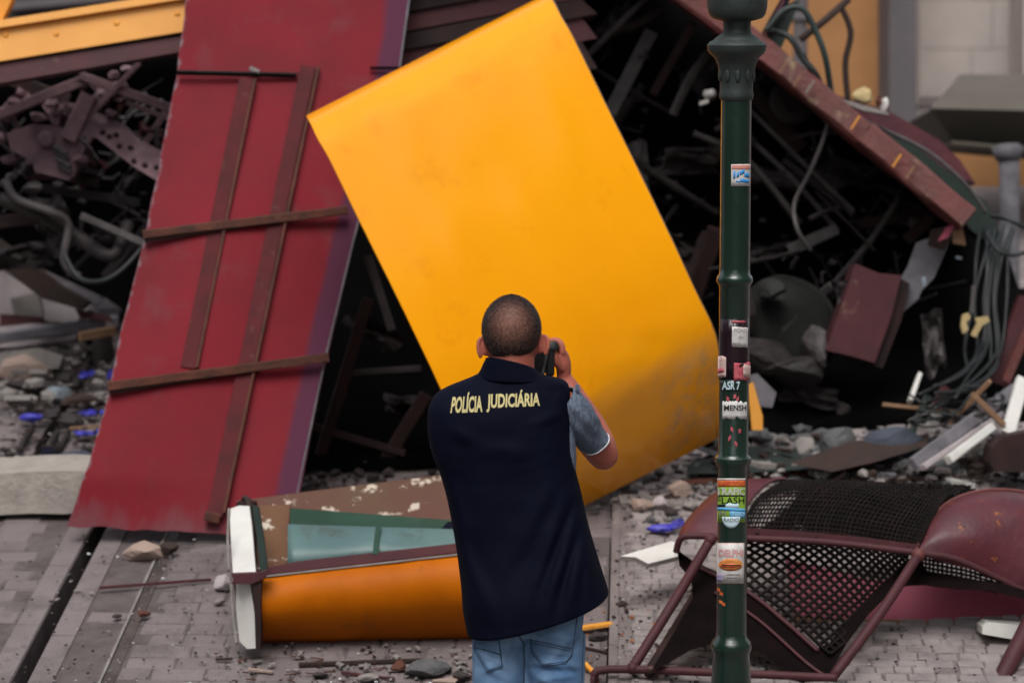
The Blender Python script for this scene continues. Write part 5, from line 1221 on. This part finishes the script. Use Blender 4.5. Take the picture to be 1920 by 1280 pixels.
mb = MB(); mb.tube(rows[-1][:-1] + rows[-1][:1], .003, 6, smooth=False, caps=False); mb.build('sleeve_hem', M['white_hem'], sl2, smooth=True)
# jeans
b = MB()
wl = [Q(992, 1085, .02), Q(992, 1130, .02), Q(990, 1165, .02)]
b.tube(wl + [Q(990, 1190, .02)], [.150, .156, .156, .148], 40, flat=.70, flatdir=(0, 1, 0))
b.ball(Q(944, 1178, -.018), (.072, .072, .080), 24, 18); b.ball(Q(1040, 1168, -.022), (.078, .078, .09), 24, 18)
for hx, kx, r0 in ((936, -.10, .077), (1043, .08, .084)):
    hp = Q(hx, 1185, .015); h2 = Q(hx - 1, 1290, .015); k_ = Vector((h2.x + kx * .15, man_base.y + .01, .50)); an = Vector((man_base.x + kx * 1.4, man_base.y + .05, .11))
    b.tube([hp, h2, k_, k_.lerp(an, .5), an], [r0, r0 * .97, r0 * .82, r0 * .72, r0 * .66], 28)
jeans = remesh(b, 'jeans', M['jeans'], man, voxel=.006, smooth=10)
jf = [(1000, 1180, 1085, 1200, .005, 9), (890, 1200, 930, 1270, .006, 8), (1050, 1240, 1095, 1275, -.006, 6), (995, 1260, 1040, 1285, .008, 6), (985, 1215, 1000, 1280, .006, 5), (1100, 1180, 990, 1265, .006, 7), (985, 1238, 1090, 1250, .008, 6), (985, 1248, 1080, 1262, -.006, 5), (885, 1270, 960, 1225, .005, 7), (900, 1240, 960, 1280, .004, 7), (1080, 1210, 1100, 1280, .005, 6), (960, 1200, 980, 1250, -.004, 5), (1000, 1275, 1095, 1265, .005, 5)]
for v in jeans.data.vertices:
    w = v.co + man_base
    if w.y < man_base.y + .06 and w.z > .55:
        x, y, d = pxy(w); v.co.y -= ridge(x, y, jf) + .003 * noise.noise(Vector((x * .03, y * .05, 9)))
jb = bvh_of(jeans, man_base)
def patchpoly(bvh, pts, m, name, parent, off=.0012, n=12):
    """quad patch draped on a surface"""
    (a, b_, c, d) = pts; rows = []
    for i in range(n + 1):
        row = []
        for j in range(n + 1):
            u, w = j / n, i / n; x = (a[0] * (1 - u) + b_[0] * u) * (1 - w) + (d[0] * (1 - u) + c[0] * u) * w; y = (a[1] * (1 - u) + b_[1] * u) * (1 - w) + (d[1] * (1 - u) + c[1] * u) * w
            row.append(cast(bvh, x, y, off + (.0015 if 0 < i < n and 0 < j < n else 0)) or Q(x, y, -.08))
        rows.append(row)
    mb = MB(); mb.grid(rows, uv=False); return mb.build(name, m, parent, smooth=True)
for quad, low_ in ((((994, 1196), (1081, 1172), (1071, 1230), (997, 1222)), [(994, 1197), (997, 1222), (1017, 1249), (1061, 1243), (1072, 1229), (1082, 1158)]), (((887, 1208), (934, 1200), (940, 1248), (894, 1226)), [(887, 1209), (894, 1226), (914, 1259), (942, 1251), (934, 1188)])):
    pk = patchpoly(jb, quad, M['jeans'], 'pocket', jeans)
    cord(jb, low_, .0013, M['stitch'], 'pocket_seam', jeans, off=.0014); cord(jb, [(x + 1.5, y - 4) for x, y in low_[:-1]], .0007, M['stitch'], 'stitching', jeans, off=.002)
cord(jb, [(994, 1199), (1030, 1206), (1071, 1215)], .0012, M['stitch'], 'pocket_seam', jeans, off=.004); cord(jb, [(994, 1204), (1030, 1211), (1070, 1220)], .0008, M['stitch'], 'stitching', jeans, off=.004)
cord(jb, [(888, 1213), (910, 1218), (937, 1226)], .0012, M['stitch'], 'pocket_seam', jeans, off=.004)
cord(jb, [(969, 1186), (982, 1206), (983, 1240), (982, 1279)], .0016, M['stitch'], 'seat_seam', jeans)
cord(jb, [(1098, 1140), (1094, 1190), (1092, 1240), (1091, 1279)], .0010, M['stitch'], 'side_seam', jeans)
for kx in (-.10, .08):
    an = Vector((man_base.x + kx * 1.4, man_base.y + .05, .085)); mb = MB(); mb.tube([an + Vector((0, -.055, -.03)), an + Vector((0, .03, -.02)), an + Vector((0, .13, -.04)), an + Vector((0, .19, -.05))], [.040, .046, .046, .03], 18, flat=.7, flatdir=(0, 0, 1)); mb.build('shoe', M['shoe'], man, smooth=True)
# the camera he holds
cm = thing('camera_in_hand', Q(1000, 690, .17), 'black photo camera held up to his eye in the man\'s right hand', 'camera')
mb = MB(); mb.box(Q(1000, 672, .165), Vector((.056, 0, 0)), Vector((0, .022, 0)), Vector((0, 0, .040))); mb.build('camera_body', M['camera_black'], cm, bevel=.008)
mb = MB(); mb.box(Q(1031, 676, .168), Vector((.013, 0, 0)), Vector((0, .034, 0)), Vector((0, 0, .042))); mb.build('grip', M['camera_black'], cm, bevel=.008)
mb = MB(); mb.lathe(Q(1037, 650, .140), [(.014, -.008), (.015, 0), (.015, .008), (.011, .011)], 20, axis=Vector((.3, -.9, .3)).normalized()); mb.build('dial', M['camera_black'], cm, smooth=True, sharp=40)
mb = MB(); mb.lathe(Q(992, 672, .185), [(.036, 0), (.038, .02), (.038, .06), (.041, .065), (.041, .10), (.036, .105)], 32, axis=Vector((0, 1, -.05)).normalized()); mb.build('lens', M['camera_black'], cm, smooth=True, sharp=40)
mb = MB(); mb.box(Q(994, 640, .16), Vector((.018, 0, 0)), Vector((0, .02, 0)), Vector((0, 0, .012))); mb.build('viewfinder_hump', M['camera_black'], cm, bevel=.004)
mb = MB(); mb.tube([Q(1028, 645, .135), Q(1024, 668, .125), Q(1018, 695, .12), Q(1016, 716, .10)], .006, 8, flat=.4); mb.build('strap', M['camera_black'], cm, smooth=True)
# ------------------------------------------------------------------ loose pieces of wreckage, each on its own
def piece(name, pts, D, th, m, label, cat, group=None, rough=True):
    """a broken slab given by its outline in the picture and its distance"""
    mb = MB(); q = outline(pts, D); mb.prism(q, AWAY * th); o = mb.build(name, M[m]); return tag(o, label, cat, group)
def lying(name, x1, y1, x2, y2, wpx, hgt, m, label, cat, lift=0.0, lift2=None, group=None):
    """a bar or plank lying on the ground from one spot to another"""
    l2 = lift if lift2 is None else lift2; a, b_ = G(x1, y1, lift), G(x2, y2, l2); d = gd(x1, y1)
    mb = MB(); mb.bar(a + Vector((0, 0, hgt / 2)), b_ + Vector((0, 0, hgt / 2)), px2m(wpx, d), hgt, up=(0, 0, 1)); return tag(mb.build(name, M[m]), label, cat, group)
def stone(name, x, y, wpx, hpx, m, label, seed, cat='stone', group=None, dep=1.0, lift=0.0, ang=None):
    d = gd(x, y); w = px2m(wpx, d) / 2; h = px2m(hpx, d) / 2; mb = MB()
    mb.rock(G(x, y, lift) + Vector((0, w * dep * .3, h * .8)), (w * 1.12, w * dep, h * 1.15), seed, ax=ang if ang is not None else random.uniform(-.4, .4), cuts=3); return tag(mb.build(name, M[m]), label, cat, group)
def glove(x, y, s, label, seed, lift=.01, ang=0.0):
    rr = random.Random(seed); c = G(x, y, lift); d = gd(x, y); k = px2m(s, d) / 2; mb = MB(); R = Matrix.Rotation(ang, 3, 'Z')
    mb.rock(c, (k, k * .7, k * .30), seed, ax=ang, cuts=2)
    for f in range(4):
        a = -.5 + f * .33; p0 = c + R @ Vector((k * .7, k * .5 * (f - 1.5) / 1.5, .004)); p1 = p0 + R @ Vector((k * .5, k * .15 * math.sin(a), rr.uniform(0, .02))); p2 = p1 + R @ Vector((k * .35, k * rr.uniform(-.3, .3), rr.uniform(-.012, .01)))
        mb.tube([p0, p1, p2], [k * .16, k * .13, k * .08], 7, flat=.6)
    mb.tube([c + R @ Vector((0, -k * .6, 0)), c + R @ Vector((k * .3, -k * 1.0, .01))], [k * .17, k * .1], 7, flat=.6, smooth=False)
    return tag(mb.build('rubber_glove', M['glove'], smooth=True), label, 'glove', 'blue rubber gloves dropped in the debris')
# left side, behind the red board
mb = MB(); q = outline([(-120, 888), (0, 888), (60, 884), (120, 882), (168, 884), (230, 880), (230, 952), (168, 958), (120, 963), (60, 962), (0, 965), (-120, 968)], 10.93)
mb.prism(q, Vector((0, .22, .03))); tag(mb.build('kerb_stone', M['kerb']), 'long pale rough kerb block at the left edge touching the red board', 'kerb stone')
piece('plaster_slab', [(-60, 480), (0, 505), (60, 545), (140, 560), (165, 580), (140, 612), (60, 618), (-60, 612)], 13.2, .25, 'plaster', 'broad pale plaster slab highest in the left heap', 'slab')
piece('plaster_slab', [(80, 562), (150, 560), (166, 578), (140, 606), (84, 600)], 13.05, .1, 'plaster', 'square plaster fragment standing right of the broad slab in the left heap', 'slab')
lying('broken_board', -30, 648, 218, 612, 24, .05, 'column', 'grey white broken board lying across the left heap', 'board', .12)
lying('splintered_board', 150, 640, 214, 628, 16, .04, 'wood', 'short splintered wood end right of the grey board in the left heap', 'board', .16)
piece('rotten_beam', [(-60, 410), (0, 452), (40, 480), (110, 535), (165, 565), (150, 580), (80, 560), (0, 500), (-60, 480)], 12.75, .15, 'brown', 'dark brown rotten beam slanting over the pale slab at left', 'beam')
piece('red_fabric_strip', [(0, 588), (80, 594), (82, 606), (0, 612)], 12.95, .03, 'maroon', 'dull red strip under the pale slab at left', 'strip')
piece('red_fabric_strip', [(140, 578), (205, 592), (212, 604), (150, 596)], 12.9, .03, 'maroon', 'dull red strip beside the splintered wood end at left', 'strip')
stone('rubble_block', 30, 712, 130, 58, 'stone_pink', 'large beige block in the middle of the left heap', 31, 'rubble', dep=.5)
stone('rubble_block', 105, 700, 70, 48, 'stone', 'grey beige block right of the large beige one at left', 32, 'rubble', dep=.6)
stone('rubble_block', 70, 742, 110, 40, 'stone_dark', 'dark lump in front of the large beige block at left', 33, 'rubble', dep=.5)
stone('rubble_block', 190, 690, 60, 80, 'stone_dark', 'dark lump squeezed against the red board at left', 34, 'rubble', dep=.5)
stone('rubble_block', 165, 650, 60, 40, 'navy_cloth', 'black crumpled bag under the splintered wood end', 35, 'bag', dep=.6)
stone('plastic_bag', 108, 752, 46, 36, 'plastic_pale', 'pale turquoise crumpled plastic bag in the left heap', 36, 'plastic bag')
stone('brown_cloth', 158, 770, 86, 34, 'brown', 'brown wet rag beside the turquoise plastic bag', 37, 'rag', dep=.5)
stone('black_cloth', 92, 872, 56, 34, 'navy_cloth', 'black rag just behind the pale kerb block', 38, 'rag')
stone('grey_cloth', 140, 872, 54, 36, 'cloth_blue', 'grey blue rag between the black rag and the red board', 39, 'rag')
stone('stone', 20, 872, 50, 20, 'stone', 'flat pale stone behind the left end of the kerb block', 40)
for k, (x, y, s, l, a) in enumerate(((157, 705, 40, 'blue glove standing upright in the left heap', 1.4), (207, 706, 34, 'blue glove half hidden by the red board edge', 1.3), (52, 783, 64, 'pale lit blue glove furthest left in the left heap', .1), (168, 776, 56, 'blue glove lying below the brown rag', .2), (160, 812, 56, 'dark blue glove lowest beside the red board', 0.0))):
    glove(x, y, s, l, 50 + k, .02 if k > 1 else .06, a)
lying('thin_wood_strip', 130, 806, 205, 800, 6, .012, 'wood', 'thin orange wood strip above the lowest glove at left', 'wood strip', .02)
for k, (x1, y1, x2, y2) in enumerate(((20, 880, 62, 800), (70, 884, 110, 812), (108, 850, 130, 812))):
    lying('paving_bar', x1, y1, x2, y2, 9, .02, 'dark_metal', ('dark track bar at the far left behind the kerb block', 'dark track bar in the middle behind the kerb block', 'short dark track bar next to the lowest glove')[k], 'track bar')
for k, (pts, d, m_, l) in enumerate((([(-40, 616), (60, 606), (150, 612), (140, 636), (30, 650), (-40, 652)], 12.9, 'plaster', 'pale lilac slab directly under the grey white broken board at left'),
        ([(0, 660), (70, 652), (118, 668), (110, 690), (20, 702), (-20, 690)], 12.6, 'stone', 'tan broken slab above the large beige block at left'),
        ([(20, 560), (70, 548), (84, 600), (30, 604)], 13.1, 'stone', 'upright pale fragment at the far left of the heap'),
        ([(168, 588), (206, 600), (214, 628), (176, 636)], 12.95, 'plaster', 'small pale fragment beside the dull red strip at left'))):
    piece('plaster_slab', pts, d, .08, m_, l, 'slab')
# on the setts, lower left
stone('stone', 264, 1046, 78, 36, 'stone_pink', 'pale pinkish stone lying on the steel rail below the red board', 61, dep=.6, ang=.1)
stone('brick_fragment', 316, 1040, 34, 28, 'brown', 'small brown brick fragment right of the pale pinkish stone', 62, 'brick')
lying('iron_rod', 186, 1104, 396, 1088, 6, .010, 'maroon', 'thin rusty rod lying across the steel rail', 'rod')
stone('stone', 416, 1104, 44, 30, 'plaster', 'grey triangular stone touching the white end of the orange section', 63)
stone('rubble_crumb', 218, 1158, 20, 10, 'stone_dark', 'black crumb left of the steel rail', 64); stone('rubble_crumb', 270, 1156, 22, 14, 'rust', 'rust brown crumb right of the steel rail', 65)
stone('stone', 412, 1132, 22, 12, 'stone', 'small pale stone below the grey triangular one', 66); lying('metal_wire', 330, 1022, 406, 1018, 3, .004, 'grey_metal', 'thin wire on the setts below the red board', 'wire')
lying('wood_chip', 466, 1256, 512, 1262, 8, .008, 'stone_pink', 'pale chip below the left corner of the orange section', 'chip'); lying('wood_chip', 404, 1238, 436, 1236, 6, .008, 'brown', 'dark chip left of the pale one under the orange section', 'chip')
for k, (x, y, w_, h_, m_, l) in enumerate(((810, 1268, 96, 30, 'stone_grey', 'large dark grey stone at the bottom left of the man'), (748, 1256, 40, 22, 'rust', 'rusty lump left of the large dark grey stone'), (868, 1276, 34, 22, 'stone_dark', 'dark stone next to the man\'s left leg'), (690, 1276, 40, 14, 'stone', 'flat pale stone left of the rusty lump'), (600, 1270, 34, 12, 'stone_dark', 'small dark stone under the middle of the orange section'), (840, 1282, 60, 12, 'stone_pink', 'pinkish flat stone at the bottom edge beside the man'))):
    stone('stone', x, y, w_, h_, m_, l, 70 + k)
lying('debris_stick', 560, 1248, 790, 1240, 8, .012, 'brown', 'brown stick in the shade below the orange section', 'stick'); lying('debris_stick', 640, 1262, 740, 1274, 5, .008, 'maroon', 'thin maroon stick at the bottom below the orange section', 'stick')
lying('yellow_offcut', 1088, 1180, 1146, 1172, 20, .012, 'yellow_edge', 'flat bright yellow offcut right of the man\'s hip', 'offcut', .012)
lying('yellow_offcut', 1096, 1245, 1112, 1262, 9, .010, 'yellow_edge', 'small yellow offcut on the ground right of the man\'s leg', 'offcut', .012)
stone('stone', 1122, 1200, 44, 18, 'stone_dark', 'dark stone under the flat yellow offcut', 79)
lying('debris_stick', 1096, 1215, 1140, 1225, 5, .008, 'brown', 'short brown stick right of the man\'s leg', 'stick')
# right side
for k, (x, y, w_, h_, m_, l) in enumerate(((1276, 936, 50, 36, 'stone_pink', 'beige block highest of the group below the yellow sheet'), (1206, 960, 44, 34, 'stone_pink', 'beige block furthest left below the yellow sheet'), (1242, 958, 36, 30, 'plaster', 'greyish block in the middle below the yellow sheet'),
        (1262, 968, 30, 18, 'stone_dark', 'black stone right behind the blue glove'), (1296, 958, 36, 26, 'stone', 'pale stone right of the blue glove'), (1224, 980, 34, 14, 'stone', 'flat pale stone left of the blue glove'))):
    stone('rubble_block', x, y, w_, h_, m_, l, 90 + k, 'rubble', lift=.02)
glove(1236, 990, 64, 'bright blue glove on the grit right of the man', 58, .045, .1)
mb = MB(); a = [P(1163, 1042, 9.93), P(1258, 1014, 10.1), P(1268, 1016, 10.1), P(1272, 1042, 9.98), P(1215, 1056, 9.9), P(1192, 1044, 9.88)]; mb.prism(a, Vector((0, .02, -.02))); tag(mb.build('white_trim', M['white']), 'broken white trim strip left of the maroon mesh hood', 'trim')
lying('trim_core', 1196, 1056, 1222, 1050, 14, .012, 'rust', 'rusty core showing at the end of the broken white trim', 'trim', .02)
pk = thing('pink_board', G(1750, 1168), 'faded pink red board lying behind the mesh hood on the right', 'board')
slab('board_face', [(1472, 1046), (1620, 1085), (1770, 1096), (1960, 1102), (2040, 1108), (2040, 1172), (1600, 1160), (1490, 1156)], plane((1472, 1046, 9.98), (2040, 1108, 9.96), (1700, 1165, 9.86)), .015, M['pink'], pk)
slab('wooden_edge', [(1490, 1156), (1600, 1160), (2040, 1170), (2040, 1180), (1600, 1169), (1490, 1165)], 9.845, .03, M['wood'], pk)
piece('white_brick', [(1842, 1174), (1852, 1166), (1925, 1172), (1925, 1200), (1900, 1198), (1842, 1188)], 9.62, .12, 'white', 'short white block on the setts at the right edge', 'block')
lying('black_wire', 1648, 1242, 1764, 1237, 4, .005, 'cable', 'short black wire on the setts at the lower right', 'wire', .022)
piece('green_tarpaulin', [(1288, 872), (1330, 852), (1400, 836), (1480, 842), (1560, 838), (1640, 832), (1742, 812), (1742, 834), (1640, 862), (1560, 876), (1400, 886), (1290, 888)], plane((1288, 872, 11.3), (1742, 812, 11.7), (1500, 886, 11.2)), .04, 'dark_sheet', 'dark green sheet lying flat under the wreck', 'sheet')
piece('brown_sheet', [(1480, 868), (1600, 826), (1690, 820), (1742, 812), (1738, 836), (1640, 866), (1560, 884)], plane((1480, 868, 11.15), (1742, 812, 11.5), (1560, 884, 11.1)), .02, 'brown', 'brown sheet edge folded over the dark green sheet', 'sheet')
stone('crumpled_sheet', 1678, 862, 140, 74, 'cloth_blue', 'blue grey crumpled heap of sheet under the hanging wires', 101, 'sheet', dep=.4, lift=.06)
for k, (x, y, w_, h_, m_, l) in enumerate(((1582, 858, 80, 60, 'stone_grey', 'big grey rubble stone left of the blue grey crumpled sheet'), (1510, 862, 44, 46, 'stone', 'pale grey stone left of the big grey rubble stone'), (1576, 790, 40, 40, 'stone_dark', 'dark stone in the shade above the big grey stone'), (1530, 872, 34, 28, 'stone', 'small pale stone in front of the pale grey one'),
        (1850, 872, 60, 46, 'stone', 'pale stone heap under the white slats at right'), (1800, 876, 44, 26, 'plaster', 'flat stone left of the heap under the white slats'), (1870, 860, 40, 40, 'plaster', 'whitish stone right of the heap under the white slats'))):
    stone('rubble_block', x, y, w_, h_, m_, l, 110 + k, 'rubble', lift=.04)
def slat(name, x1, y1, d1, x2, y2, d2, wpx, m, label, th=.03): 
    mb = MB(); mb.bar(P(x1, y1, d1), P(x2, y2, d2), px2m(wpx, d1), th, up=-AWAY); return tag(mb.build(name, M[m]), label, 'plank')
slat('white_plank', 1712, 870, 11.1, 1905, 728, 11.5, 24, 'column', 'long dusty white slat slanting up to the right edge')
slat('white_plank', 1730, 876, 11.05, 1880, 775, 11.4, 10, 'plaster', 'thin grey slat under the long dusty white one')
slat('white_plank', 1778, 862, 11.0, 1860, 800, 11.2, 16, 'white', 'short white slat between the long one and the stones')
slat('white_plank', 1888, 815, 11.2, 1918, 712, 11.4, 26, 'white', 'upright bright white slat at the right edge')
slat('white_plank', 1706, 752, 11.6, 1724, 702, 11.7, 8, 'white', 'small white slat leaning at the left of the hanging wires')
slat('white_plank', 1742, 806, 11.5, 1758, 772, 11.5, 20, 'white', 'stubby white slat right of the blue grey crumpled sheet')
slat('wood_stick', 1822, 738, 11.2, 1882, 796, 11.2, 11, 'wood', 'raw wooden stick crossing the long white slat')
slat('wood_stick', 1856, 714, 11.3, 1782, 792, 11.4, 8, 'wood', 'thin raw wooden stick crossing the other stick')
slat('wood_stick', 1656, 758, 11.6, 1792, 772, 11.5, 7, 'wood', 'thin flat wooden stick above the blue grey sheet')
slat('iron_strip', 1700, 830, 11.45, 1740, 742, 11.5, 12, 'green_paint', 'dark green strip left of the stubby white slat')
slat('iron_strip', 1750, 770, 11.7, 1775, 725, 11.7, 20, 'maroon', 'maroon block between the hanging wires and the slats')
t = piece('rotten_log', [(1862, 838), (1880, 818), (1950, 806), (1950, 884), (1866, 884), (1856, 866)], 11.0, .2, 'maroon_dark', 'dark red broken block at the right edge below the white slats', 'block')
piece('yellow_strip', [(1402, 722), (1412, 716), (1430, 780), (1430, 806), (1410, 806)], 11.3, .02, 'yellow_edge', 'hanging yellow strip just right of the lamp post', 'strip')
piece('brown_plate', [(1404, 704), (1420, 700), (1456, 736), (1448, 764), (1424, 762), (1410, 740)], 11.35, .03, 'column', 'small grey brown plate behind the hanging yellow strip', 'plate')
for k, (x1, y1, x2, y2, w_, m_, l) in enumerate(((1286, 908, 1420, 902, 12, 'rust', 'dull red plank left behind the mesh hood'), (1430, 896, 1600, 888, 9, 'rust', 'long red brown plank right of the lamp post behind the hood'), (1500, 886, 1598, 884, 6, 'wood', 'orange wood strip on the long red brown plank'), (1598, 892, 1680, 896, 14, 'column', 'grey white board piece behind the hood crest'), (1660, 908, 1760, 900, 8, 'brown', 'dark plank right of the grey white board piece'),
        (1320, 884, 1360, 878, 6, 'stone', 'thin pale strip above the dull red plank'), (1740, 896, 1830, 916, 14, 'white', 'bright white piece behind the frayed mesh crest'), (1690, 868, 1800, 905, 5, 'maroon', 'thin maroon rod right of the grey white board'), (1400, 870, 1470, 905, 4, 'brown', 'thin brown rod just right of the lamp post'))):
    lying('plank', x1, y1, x2, y2, w_, .02, m_, l, 'plank', .03)
for k in range(60):
    pass
mb = MB(); rr = random.Random(77)
for k in range(170):
    x, y = rr.uniform(1150, 1925), rr.uniform(868, 935); a = G(x, y, .03 + rr.uniform(0, .03)); v = Vector((rr.uniform(-1, 1), rr.uniform(-.6, .6), rr.uniform(-.05, .2))) * rr.uniform(.02, .10); mb.bar(a, a + v, rr.uniform(.003, .014), rr.uniform(.003, .008), up=(0, 0, 1))
tag(mb.build('splinters', M['brown']), 'brown splinters strewn behind the mesh hood', 'splinters', kind='stuff')
mb = MB()
for k in range(120):
    x, y = rr.uniform(0, 215), rr.uniform(600, 880); a = G(x, y, rr.uniform(0, .05)); v = Vector((rr.uniform(-1, 1), rr.uniform(-.6, .6), rr.uniform(-.05, .2))) * rr.uniform(.02, .10); mb.bar(a, a + v, rr.uniform(.003, .014), rr.uniform(.003, .008), up=(0, 0, 1))
tag(mb.build('splinters', M['brown']), 'brown splinters strewn over the left heap', 'splinters', kind='stuff')
mb = MB()
for k in range(60):
    x, y = rr.uniform(400, 1130), rr.uniform(1222, 1290); a = G(x, y, .004); v = Vector((rr.uniform(-1, 1), rr.uniform(-.6, .6), rr.uniform(0, .1))) * rr.uniform(.01, .06); mb.bar(a, a + v, rr.uniform(.002, .008), rr.uniform(.002, .005), up=(0, 0, 1))
tag(mb.build('splinters', M['rust']), 'rust coloured splinters in front of the orange section', 'splinters', kind='stuff')
def fragments(name, n, region, rlo, rhi, m, label, seed, hi=.05, h=0.0):
    rr = random.Random(seed); mb = MB()
    for k in range(n):
        x, y = rr.uniform(region[0], region[2]), rr.uniform(region[1], region[3]); r = rlo + (rhi - rlo) * rr.random() ** 2.2; p = G(x, y, h + rr.uniform(0, hi))
        if k % 3 == 0:
            e = Matrix.Rotation(rr.uniform(0, 6), 3, 'Z') @ Matrix.Rotation(rr.uniform(-.6, .6), 3, 'X'); mb.box(p, e @ Vector((r * rr.uniform(.8, 2), 0, 0)), e @ Vector((r * .15, r * rr.uniform(.4, 1), 0)), e @ Vector((0, 0, r * .22)))
        else: mb.rock(p + Vector((0, 0, r * .3)), (r, r * rr.uniform(.6, 1), r * rr.uniform(.35, .8)), seed * 777 + k, cuts=1)
    return tag(mb.build(name, M[m]), label, 'rubble', kind='stuff')
fragments('rubble', 150, (1290, 800, 1930, 895), .012, .06, 'stone_grey', 'angular grey fragments piled under the wreck behind the hood', 5, .08)
fragments('rubble', 110, (1380, 815, 1930, 905), .010, .05, 'stone', 'pale angular fragments piled under the wreck behind the hood', 6, .08)
fragments('rubble', 130, (1150, 880, 1930, 960), .006, .03, 'stone', 'small pale angular chips strewn in front of the wreck on the right', 7, .02, .02)
fragments('rubble', 110, (1340, 820, 1930, 900), .008, .05, 'brown', 'brown broken pieces piled under the wreck on the right', 8, .10)
fragments('rubble', 120, (0, 590, 215, 760), .010, .055, 'stone', 'pale lilac angular fragments in the left heap', 9, .08)
fragments('rubble', 90, (0, 600, 215, 870), .008, .05, 'stone_dark', 'dark angular fragments in the left heap', 10, .06)
fragments('rubble', 90, (420, 1216, 1130, 1285), .004, .022, 'stone', 'small angular chips strewn in front of the orange section', 11, .005)
fragments('rubble', 60, (0, 985, 430, 1285), .003, .012, 'stone', 'tiny pale chips strewn over the setts at the lower left', 12, .002)
fragments('rubble', 150, (1150, 1000, 1930, 1285), .003, .013, 'brown', 'tiny brown chips strewn over the paving around the hood', 13, .002, .022)
rr = random.Random(3)
t = thing('cable_tangle', G(1800, 840), 'tangle of dark cables lying in the rubble below the hanging wires', 'cable')
for k in range(9):
    pts = [P(rr.uniform(1700, 1920), rr.uniform(735, 800), rr.uniform(11.3, 11.6)) for _ in range(5)]; pts.sort(key=lambda v: v.x + rr.uniform(-.15, .15))
    mb = MB(); mb.tube(pts, .0055, 7); mb.build('cable', M['cable' if k % 3 else 'grey_metal'], t, smooth=True)
M['glass_shard'] = mat('broken clear glass', (.75, .78, .78), None, rough=.05, spec=1.0)
mb = MB(); rr = random.Random(8)
for k in range(170):
    x, y = (rr.uniform(1150, 1925), rr.uniform(1000, 1285)) if k % 3 else (rr.uniform(0, 1130), rr.uniform(1000, 1285)); p = G(x, y, .026 if x > 1142 else .004); r = rr.uniform(.002, .008)
    e = Matrix.Rotation(rr.uniform(0, 6), 3, 'Z') @ Matrix.Rotation(rr.uniform(-.5, .5), 3, 'X'); mb.prism([p, p + e @ Vector((r * 2, 0, 0)), p + e @ Vector((r * rr.uniform(.2, 1.5), r * 1.5, 0))], Vector((0, 0, .002)))
tag(mb.build('glass_shards', M['glass_shard']), 'tiny pale glass shards glinting on the paving', 'glass shards', kind='stuff')
print('tris', sum(len(m.polygons) for m in bpy.data.meshes))
